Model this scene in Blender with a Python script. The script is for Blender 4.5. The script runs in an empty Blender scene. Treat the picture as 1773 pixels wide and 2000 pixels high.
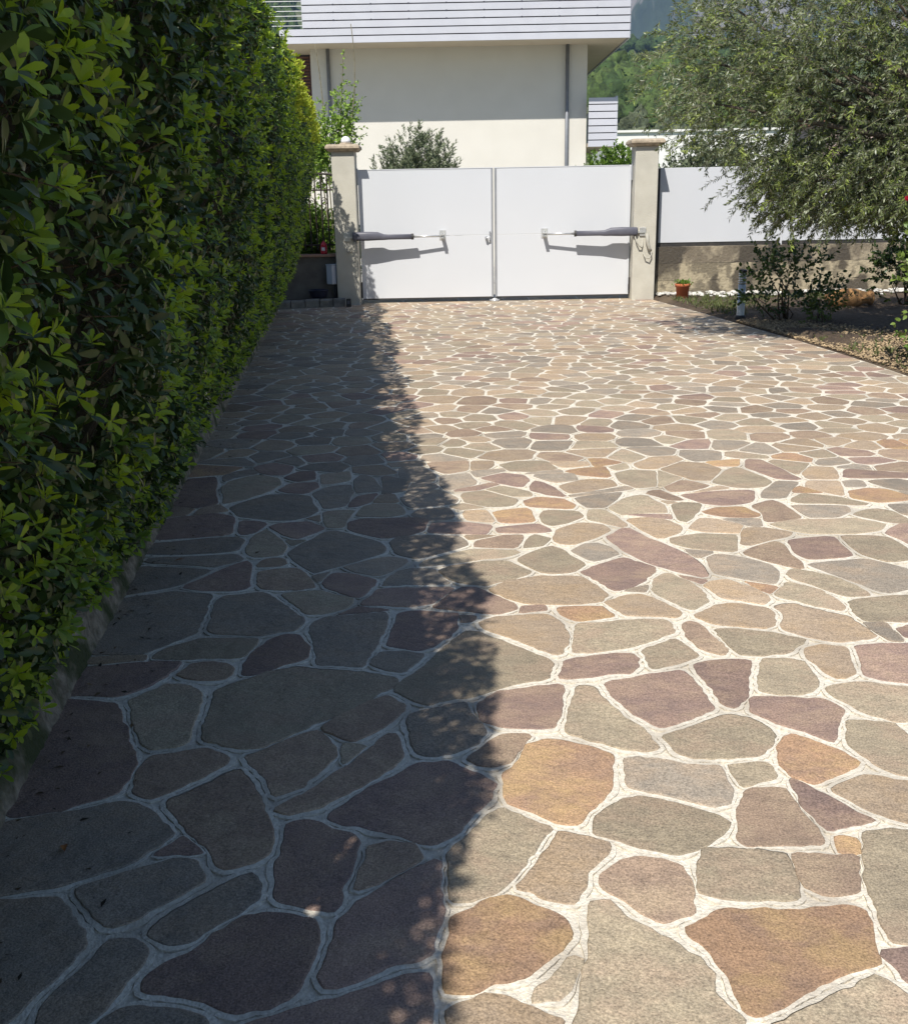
import bpy, math, random
import numpy as np
from mathutils import Vector, Matrix

S = bpy.context.scene
COL = S.collection
R = math.radians
rng = np.random.default_rng(11)
random.seed(5)

# ---------------------------------------------------------------- camera
cd = bpy.data.cameras.new('camera'); cam = bpy.data.objects.new('camera', cd); COL.objects.link(cam)
cd.sensor_fit = 'HORIZONTAL'; cd.sensor_width = 36.0; cd.lens = 36.0 * 2050.0 / 1773.0
cd.clip_start = 0.05; cd.clip_end = 9000.0
pitch, roll = R(16.6), R(1.07)
fw = Vector((0, math.cos(pitch), -math.sin(pitch))); rt0 = Vector((1, 0, 0)); up0 = rt0.cross(fw)
rt = rt0 * math.cos(roll) - up0 * math.sin(roll); up = up0 * math.cos(roll) + rt0 * math.sin(roll)
cam.matrix_world = Matrix(((rt.x, up.x, -fw.x, 0.0), (rt.y, up.y, -fw.y, 0.0), (rt.z, up.z, -fw.z, 1.6), (0, 0, 0, 1)))
S.camera = cam

# ---------------------------------------------------------------- sun and sky
SUN = Vector((0.26, 0.72, -1.0)).normalized()          # direction the light travels
elev = math.asin(-SUN.z); az = math.atan2(-SUN.x, -SUN.y)   # azimuth of the sun, from +Y towards +X
W = bpy.data.worlds.new('World'); S.world = W; W.use_nodes = True
wn = W.node_tree.nodes; wl = W.node_tree.links
bg = wn['Background']; sky = wn.new('ShaderNodeTexSky'); sky.sky_type = 'NISHITA'; sky.sun_disc = False
sky.sun_elevation = elev; sky.sun_rotation = az; sky.air_density = 1.0; sky.dust_density = 0.3; sky.ozone_density = 3.0
wl.new(sky.outputs[0], bg.inputs[0]); bg.inputs[1].default_value = 0.078
ld = bpy.data.lights.new('sun', 'SUN'); ld.energy = 4.9; ld.angle = R(0.55); ld.color = (1.0, 0.955, 0.88)
sun = bpy.data.objects.new('sun', ld); COL.objects.link(sun); sun.location = (0, 0, 40)
sun.rotation_euler = SUN.to_track_quat('-Z', 'Y').to_euler()
S.view_settings.view_transform = 'Standard'; S.view_settings.look = 'None'
S.view_settings.exposure = 0.38; S.view_settings.gamma = 1.0; S.view_settings.use_curve_mapping = False
S.cycles.max_bounces = 6; S.cycles.transparent_max_bounces = 6
try: S.cycles.use_denoising = True
except Exception: pass

# ---------------------------------------------------------------- helpers
def tag(o, label=None, cat=None, group=None, kind=None):
    if label: o['label'] = label
    if cat: o['category'] = cat
    if group: o['group'] = group
    if kind: o['kind'] = kind
    return o

def link(name, me, m=None, parent=None, loc=(0, 0, 0), rz=0.0):
    o = bpy.data.objects.new(name, me); COL.objects.link(o)
    if m is not None and not me.materials: me.materials.append(m)
    o.location = loc; o.rotation_euler = (0, 0, rz)
    if parent is not None: o.parent = parent
    return o

def empty(name, loc, label, cat, group=None, rz=0.0):
    o = bpy.data.objects.new(name, None); COL.objects.link(o); o.location = loc; o.rotation_euler = (0, 0, rz)
    o.empty_display_size = 0.2
    return tag(o, label, cat, group)

def npmesh(name, V, T, smooth=True, uv=None):
    me = bpy.data.meshes.new(name); V = np.asarray(V, np.float32); T = np.asarray(T, np.int32); k = T.shape[1]
    me.vertices.add(len(V)); me.vertices.foreach_set('co', V.ravel())
    me.loops.add(T.size); me.loops.foreach_set('vertex_index', T.ravel())
    me.polygons.add(len(T)); me.polygons.foreach_set('loop_start', np.arange(len(T), dtype=np.int32) * k)
    try: me.polygons.foreach_set('loop_total', np.full(len(T), k, np.int32))
    except Exception: pass
    me.polygons.foreach_set('use_smooth', np.full(len(T), smooth))
    me.update(calc_edges=True); me.validate(); return me

class MB:
    def __init__(s): s.v = []; s.f = []
    def add(s, vs, fs):
        n = len(s.v); s.v += [tuple(v) for v in vs]; s.f += [tuple(i + n for i in f) for f in fs]; return s
    def box(s, c, d, rz=0.0, bev=0.0, rx=0.0):
        hx, hy, hz = d[0] / 2, d[1] / 2, d[2] / 2
        b = min(bev, hx * .45, hy * .45, hz * .45)
        M = Matrix.Translation(c) @ Matrix.Rotation(rz, 4, 'Z') @ Matrix.Rotation(rx, 4, 'X')
        if b <= 0:
            vs = [(x, y, z) for z in (-hz, hz) for x, y in ((-hx, -hy), (hx, -hy), (hx, hy), (-hx, hy))]
            fs = [(3, 2, 1, 0), (4, 5, 6, 7), (0, 1, 5, 4), (1, 2, 6, 5), (2, 3, 7, 6), (3, 0, 4, 7)]
        else:
            vs = []; rings = []
            for z, i in ((-hz, b), (-hz + b, 0), (hz - b, 0), (hz, b)):
                x, y = hx - i, hy - i; q = b if i == 0 else b * .6
                ring = [(-x, -y + q), (-x + q, -y), (x - q, -y), (x, -y + q), (x, y - q), (x - q, y), (-x + q, y), (-x, y - q)]
                rings.append(list(range(len(vs), len(vs) + 8))); vs += [(a, e, z) for a, e in ring]
            fs = [tuple(reversed(rings[0])), tuple(rings[-1])]
            for a, e in zip(rings, rings[1:]):
                for k in range(8): fs.append((a[k], a[(k + 1) % 8], e[(k + 1) % 8], e[k]))
        return s.add([M @ Vector(v) for v in vs], fs)
    def tube(s, pts, rad, n=8, cap=True):
        pts = [Vector(p) for p in pts]
        if not hasattr(rad, '__len__'): rad = [rad] * len(pts)
        base = len(s.v); u = None
        for i, p in enumerate(pts):
            t = (pts[min(i + 1, len(pts) - 1)] - pts[max(i - 1, 0)]).normalized()
            if u is None: u = t.orthogonal().normalized()
            u = (u - t * u.dot(t)); u = u.normalized() if u.length > 1e-6 else t.orthogonal().normalized()
            w = t.cross(u)
            for k in range(n):
                a = 2 * math.pi * k / n
                s.v.append(tuple(p + (u * math.cos(a) + w * math.sin(a)) * rad[i]))
        for i in range(len(pts) - 1):
            for k in range(n):
                a = base + i * n + k; b = base + i * n + (k + 1) % n
                s.f.append((a, b, b + n, a + n))
        if cap:
            s.f.append(tuple(base + k for k in reversed(range(n))))
            s.f.append(tuple(base + (len(pts) - 1) * n + k for k in range(n)))
        return s
    def lathe(s, prof, c=(0, 0, 0), n=24, M=None):
        base = len(s.v); M = M or Matrix.Identity(4)
        for r_, z in prof:
            for k in range(n):
                a = 2 * math.pi * k / n
                s.v.append(tuple(M @ Vector((r_ * math.cos(a), r_ * math.sin(a), z)) + Vector(c)))
        for i in range(len(prof) - 1):
            for k in range(n):
                a = base + i * n + k; b = base + i * n + (k + 1) % n
                s.f.append((a, b, b + n, a + n))
        s.f.append(tuple(base + k for k in reversed(range(n))))
        s.f.append(tuple(base + (len(prof) - 1) * n + k for k in range(n)))
        return s
    def mesh(s, name, smooth=False):
        me = bpy.data.meshes.new(name); me.from_pydata(s.v, [], s.f); me.update()
        if smooth:
            me.polygons.foreach_set('use_smooth', [True] * len(me.polygons))
        return me
    def build(s, name, m, parent=None, loc=(0, 0, 0), smooth=False, rz=0.0):
        if parent is not None: loc = Vector(loc)
        return link(name, s.mesh(name, smooth), m, parent, loc, rz)

def child(mb, name, m, root, smooth=False):
    """world-space mesh under an (unrotated) root"""
    l = root.location
    mb.v = [(v[0] - l.x, v[1] - l.y, v[2] - l.z) for v in mb.v]
    return mb.build(name, m, root, (0, 0, 0), smooth)

def mat(name, c1, c2=None, scale=6.0, rough=0.7, bump=0.0, bscale=None, metal=0.0, spec=0.4, detail=6.0, vary=0.0,
        lo=0.35, hi=0.65, c3=None, s3=1.0, lo3=0.5, hi3=0.7, trans=0.0, tcol=None, island=False, stretch=None):
    m = bpy.data.materials.new(name); m.use_nodes = True
    nt = m.node_tree; N = nt.nodes; L = nt.links; b = N['Principled BSDF']
    b.inputs['Roughness'].default_value = rough; b.inputs['Metallic'].default_value = metal
    b.inputs['Specular IOR Level'].default_value = spec
    tc = N.new('ShaderNodeTexCoord'); src = tc.outputs['Object']
    if stretch:
        mp = N.new('ShaderNodeMapping'); mp.inputs['Scale'].default_value = stretch
        L.new(src, mp.inputs[0]); src = mp.outputs[0]
    col = None
    def ramp(fac, a, e):
        mr = N.new('ShaderNodeMapRange'); mr.inputs[1].default_value = a; mr.inputs[2].default_value = e; L.new(fac, mr.inputs[0]); return mr.outputs[0]
    def mix(fac, a, e):
        mx = N.new('ShaderNodeMix'); mx.data_type = 'RGBA'; L.new(fac, mx.inputs[0])
        for k, v in ((6, a), (7, e)):
            if isinstance(v, tuple): mx.inputs[k].default_value = (*v, 1)
            else: L.new(v, mx.inputs[k])
        return mx.outputs[2]
    if c2 is None: b.inputs['Base Color'].default_value = (*c1, 1); col = c1
    else:
        nz = N.new('ShaderNodeTexNoise'); nz.inputs['Scale'].default_value = scale; nz.inputs['Detail'].default_value = detail
        L.new(src, nz.inputs['Vector'])
        col = mix(ramp(nz.outputs[0], lo, hi), c1, c2)
        if c3:
            n3 = N.new('ShaderNodeTexNoise'); n3.inputs['Scale'].default_value = s3; n3.inputs['Detail'].default_value = 4
            L.new(src, n3.inputs['Vector']); col = mix(ramp(n3.outputs[0], lo3, hi3), col, c3)
    if vary:
        if island: ge = N.new('ShaderNodeNewGeometry'); rv = ge.outputs['Random Per Island']
        else: oi = N.new('ShaderNodeObjectInfo'); rv = oi.outputs['Random']
        mr = N.new('ShaderNodeMapRange'); mr.inputs[3].default_value = 1 - vary; mr.inputs[4].default_value = 1 + vary; L.new(rv, mr.inputs[0])
        hs = N.new('ShaderNodeHueSaturation'); L.new(mr.outputs[0], hs.inputs['Value'])
        if isinstance(col, tuple): hs.inputs['Color'].default_value = (*col, 1)
        else: L.new(col, hs.inputs['Color'])
        col = hs.outputs[0]
    if not isinstance(col, tuple): L.new(col, b.inputs['Base Color'])
    if bump:
        nb = N.new('ShaderNodeTexNoise'); nb.inputs['Scale'].default_value = bscale or scale * 6; nb.inputs['Detail'].default_value = 5
        L.new(src, nb.inputs['Vector'])
        bm = N.new('ShaderNodeBump'); bm.inputs['Strength'].default_value = 1.0; bm.inputs['Distance'].default_value = bump
        L.new(nb.outputs[0], bm.inputs['Height']); L.new(bm.outputs[0], b.inputs['Normal'])
    if trans:
        tr = N.new('ShaderNodeBsdfTranslucent')
        if tcol: tr.inputs[0].default_value = (*tcol, 1)
        elif isinstance(col, tuple): tr.inputs[0].default_value = (*col, 1)
        else: L.new(col, tr.inputs[0])
        ms = N.new('ShaderNodeMixShader'); ms.inputs[0].default_value = trans
        L.new(b.outputs[0], ms.inputs[1]); L.new(tr.outputs[0], ms.inputs[2]); L.new(ms.outputs[0], N['Material Output'].inputs[0])
    return m

def leafmat(name, ca, cb, rough=0.4, trans=0.25, tcol=None, spec=0.4, under=None, bump=0.0, bscale=1.0):
    """leaf colour varies leaf by leaf; the underside may be paler"""
    m = bpy.data.materials.new(name); m.use_nodes = True; nt = m.node_tree; N = nt.nodes; L = nt.links; b = N['Principled BSDF']
    b.inputs['Roughness'].default_value = rough; b.inputs['Specular IOR Level'].default_value = spec
    ge = N.new('ShaderNodeNewGeometry'); mx = N.new('ShaderNodeMix'); mx.data_type = 'RGBA'
    mx.inputs[6].default_value = (*ca, 1); mx.inputs[7].default_value = (*cb, 1)
    L.new(ge.outputs['Random Per Island'], mx.inputs[0]); col = mx.outputs[2]
    oi = N.new('ShaderNodeObjectInfo'); mr = N.new('ShaderNodeMapRange'); mr.inputs[3].default_value = .8; mr.inputs[4].default_value = 1.2
    L.new(oi.outputs['Random'], mr.inputs[0]); hs = N.new('ShaderNodeHueSaturation'); L.new(mr.outputs[0], hs.inputs['Value']); L.new(col, hs.inputs['Color']); col = hs.outputs[0]
    if bump:
        tc = N.new('ShaderNodeTexCoord'); nb = N.new('ShaderNodeTexNoise'); nb.inputs['Scale'].default_value = bscale; nb.inputs['Detail'].default_value = 6; nb.inputs['Roughness'].default_value = .7
        L.new(tc.outputs['Object'], nb.inputs['Vector']); bm = N.new('ShaderNodeBump'); bm.inputs['Distance'].default_value = bump; L.new(nb.outputs[0], bm.inputs['Height']); L.new(bm.outputs[0], b.inputs['Normal'])
        rv = N.new('ShaderNodeMapRange'); rv.inputs[1].default_value = .35; rv.inputs[2].default_value = .65; rv.inputs[3].default_value = .45; rv.inputs[4].default_value = 1.6; L.new(nb.outputs[0], rv.inputs[0])
        h2 = N.new('ShaderNodeHueSaturation'); L.new(rv.outputs[0], h2.inputs['Value']); L.new(col, h2.inputs['Color']); col = h2.outputs[0]
    if under:
        m2 = N.new('ShaderNodeMix'); m2.data_type = 'RGBA'; L.new(ge.outputs['Backfacing'], m2.inputs[0]); L.new(col, m2.inputs[6]); m2.inputs[7].default_value = (*under, 1); col = m2.outputs[2]
    L.new(col, b.inputs['Base Color'])
    tr = N.new('ShaderNodeBsdfTranslucent')
    if tcol: tr.inputs[0].default_value = (*tcol, 1)
    else: L.new(col, tr.inputs[0])
    ms = N.new('ShaderNodeMixShader'); ms.inputs[0].default_value = trans
    L.new(b.outputs[0], ms.inputs[1]); L.new(tr.outputs[0], ms.inputs[2]); L.new(ms.outputs[0], N['Material Output'].inputs[0])
    return m

# ---------------------------------------------------------------- leaf geometry
def leaf_template(rows, widths, fold=0.12, droop=0.14):
    V = []; T = []
    idx = []
    for t, w in zip(rows, widths):
        z = -droop * t * t
        if w <= 0.005: idx.append((len(V),)); V.append((0, t, z))
        else:
            idx.append((len(V), len(V) + 1, len(V) + 2)); V += [(-w, t, z + fold * w * 2), (0, t, z), (w, t, z + fold * w * 2)]
    for a, b in zip(idx, idx[1:]):
        if len(a) == 1 and len(b) == 3: T += [(a[0], b[1], b[0]), (a[0], b[2], b[1])]
        elif len(a) == 3 and len(b) == 3: T += [(a[0], a[1], b[1]), (a[0], b[1], b[0]), (a[1], a[2], b[2]), (a[1], b[2], b[1])]
        elif len(b) == 1: T += [(a[0], a[1], b[0]), (a[1], a[2], b[0])]
    return np.array(V, float), np.array(T)
OBO_HI = leaf_template([0, .28, .62, .88, 1], [0, .10, .19, .14, 0])
OBO_LO = leaf_template([0, .6, 1], [0, .19, 0])
LANCE = leaf_template([0, .5, 1], [0, .125, 0], 0.1, 0.05)
OVAL = leaf_template([0, .25, .6, 1], [0, .24, .27, 0], 0.15, 0.2)
LAN2 = (np.array([(-.12, .45, .02), (0, 0, 0), (.12, .45, .02), (0, 1, -.05)], float), np.array([(1, 2, 0), (2, 3, 0)]))
DIA = (np.array([(-.3, .5, 0), (0, 0, 0), (.3, .5, 0), (0, 1, 0)], float), np.array([(1, 2, 0), (2, 3, 0)]))
OVAL_LO = leaf_template([0, .45, 1], [0, .28, 0], 0.15, 0.1)

def unit(a): return a / np.maximum(np.linalg.norm(a, axis=-1, keepdims=True), 1e-9)
def leaves(pos, axis, nrm, size, tpl):
    V, T = tpl; y = unit(axis); x = unit(np.cross(y, nrm)); z = np.cross(x, y)
    P = pos[:, None, :] + size[:, None, None] * (V[None, :, 0, None] * x[:, None, :] + V[None, :, 1, None] * y[:, None, :] + V[None, :, 2, None] * z[:, None, :])
    n = len(pos); TT = T[None] + (np.arange(n) * len(V))[:, None, None]
    return P.reshape(-1, 3), TT.reshape(-1, 3)
def rdir(n, bias=(0, 0, 0), k=1.0):
    return unit(rng.normal(size=(n, 3)) * k + np.array(bias))
def merge(parts):
    Vs = []; Ts = []; o = 0
    for V, T in parts: Vs.append(V); Ts.append(T + o); o += len(V)
    return np.concatenate(Vs), np.concatenate(Ts)
def foliage(name, parts, m, parent=None, kind=None):
    V, T = merge(parts)
    if parent is not None: V = V - np.array(parent.location)
    o = link(name, npmesh(name, V, T), m, parent)
    if kind: o['kind'] = kind
    return o

# ================================================================ ground and driveway
M_soil = mat('soil', (.10, .075, .05), (.05, .036, .025), 9, .95, .02, 40, c3=(.16, .125, .08), s3=1.3)
M_grass = mat('meadow', (.06, .09, .025), (.10, .11, .045), .15, .95, .02, 3)
g = MB().add([(-2950, -150, -.06), (2950, -150, -.06), (2950, 2400, -.06), (-2950, 2400, -.06)], [(0, 1, 2, 3)])
tag(g.build('ground', M_grass), kind='structure')

def kerb_x(y): return -1.0 - 0.101 * y
EDGE = [(-3, 4.35), (5, 4.28), (9.4, 4.12), (10.7, 4.05), (12, 3.92), (13.6, 3.72), (14.9, 3.58), (16.6, 3.32), (17.2, 3.25), (18.5, 3.2)]
def edge_x(y): return float(np.interp(y, [e[0] for e in EDGE], [e[1] for e in EDGE]))

M_mortar = mat('mortar', (.75, .695, .59), (.58, .53, .44), 60, .95, .005, 140, c3=(.47, .42, .345), s3=3.0, lo3=.50, hi3=.66, lo=.36, hi=.64)
ys = list(np.linspace(-3, 17.75, 40))
vs = [(kerb_x(y) - .03, y, -.005) for y in ys] + [(edge_x(y), y, -.005) for y in ys]; n = len(ys)
drv = MB().add(vs, [(i, n + i, n + i + 1, i + 1) for i in range(n - 1)]).build('driveway', M_mortar)
tag(drv, kind='structure')

def stone_mat(name, a, b, c):
    m = bpy.data.materials.new(name); m.use_nodes = True; nt = m.node_tree; N = nt.nodes; L = nt.links; bs = N['Principled BSDF']
    tc = N.new('ShaderNodeTexCoord'); ge = N.new('ShaderNodeNewGeometry'); oi = N.new('ShaderNodeObjectInfo')
    # every stone samples its own piece of the pattern
    ad = N.new('ShaderNodeMath'); ad.operation = 'ADD'; L.new(ge.outputs['Random Per Island'], ad.inputs[0]); L.new(oi.outputs['Random'], ad.inputs[1])
    fr = N.new('ShaderNodeMath'); fr.operation = 'FRACT'; L.new(ad.outputs[0], fr.inputs[0]); rnd = fr.outputs[0]
    def noise(scale, det, rough=.55, st=None):
        nz = N.new('ShaderNodeTexNoise'); nz.noise_dimensions = '4D'; nz.inputs['Scale'].default_value = scale; nz.inputs['Detail'].default_value = det; nz.inputs['Roughness'].default_value = rough
        src = tc.outputs['Object']
        if st:
            mp = N.new('ShaderNodeMapping'); mp.inputs['Scale'].default_value = st; mp.inputs['Rotation'].default_value = (0, 0, .5); L.new(src, mp.inputs[0]); src = mp.outputs[0]
        L.new(src, nz.inputs['Vector'])
        w = N.new('ShaderNodeMath'); w.operation = 'MULTIPLY'; w.inputs[1].default_value = 37.0; L.new(rnd, w.inputs[0]); L.new(w.outputs[0], nz.inputs['W'])
        return nz.outputs[0]
    def mr(v, a0, a1, b0=0, b1=1):
        q = N.new('ShaderNodeMapRange'); q.inputs[1].default_value = a0; q.inputs[2].default_value = a1; q.inputs[3].default_value = b0; q.inputs[4].default_value = b1; L.new(v, q.inputs[0]); return q.outputs[0]
    def mix(f, p, q):
        x = N.new('ShaderNodeMix'); x.data_type = 'RGBA'; L.new(f, x.inputs[0])
        for k, v in ((6, p), (7, q)):
            if isinstance(v, tuple): x.inputs[k].default_value = (*v, 1)
            else: L.new(v, x.inputs[k])
        return x.outputs[2]
    col = mix(mr(noise(7, 6, .7), .40, .60), a, b)
    col = mix(mr(noise(4.5, 5, .65, (1, 1.5, 1)), .46, .62), col, c)
    sp = noise(190, 2, .7)
    hs = N.new('ShaderNodeHueSaturation'); L.new(col, hs.inputs['Color'])
    mu = N.new('ShaderNodeMath'); mu.operation = 'MULTIPLY'; L.new(mr(sp, .3, .7, .55, 1.45), mu.inputs[0]); L.new(mr(rnd, 0, 1, .82, 1.16), mu.inputs[1])
    L.new(mu.outputs[0], hs.inputs['Value']); L.new(hs.outputs[0], bs.inputs['Base Color'])
    bs.inputs['Roughness'].default_value = .72; bs.inputs['Specular IOR Level'].default_value = .35
    b1 = N.new('ShaderNodeBump'); b1.inputs['Distance'].default_value = .0022; L.new(noise(150, 4, .65), b1.inputs['Height'])
    b2 = N.new('ShaderNodeBump'); b2.inputs['Distance'].default_value = .016; L.new(noise(11, 6, .62, (1, 1.2, 1)), b2.inputs['Height']); L.new(b1.outputs[0], b2.inputs['Normal'])
    L.new(b2.outputs[0], bs.inputs['Normal'])
    return m
SM = {'o': stone_mat('stone_olive', (0.380, 0.314, 0.220), (0.304, 0.251, 0.180), (0.370, 0.283, 0.202)),
      'g': stone_mat('stone_grey', (0.314, 0.264, 0.207), (0.257, 0.219, 0.176), (0.342, 0.269, 0.198)),
      'p': stone_mat('stone_purple', (0.319, 0.219, 0.172), (0.252, 0.178, 0.150), (0.352, 0.251, 0.185)),
      'b': stone_mat('stone_brown', (0.342, 0.246, 0.176), (0.270, 0.196, 0.145), (0.362, 0.273, 0.189)),
      't': stone_mat('stone_tan', (0.409, 0.314, 0.220), (0.352, 0.269, 0.194), (0.399, 0.292, 0.189)),
      'r': stone_mat('stone_rust', (0.399, 0.251, 0.154), (0.314, 0.206, 0.141), (0.427, 0.287, 0.154))}

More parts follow.
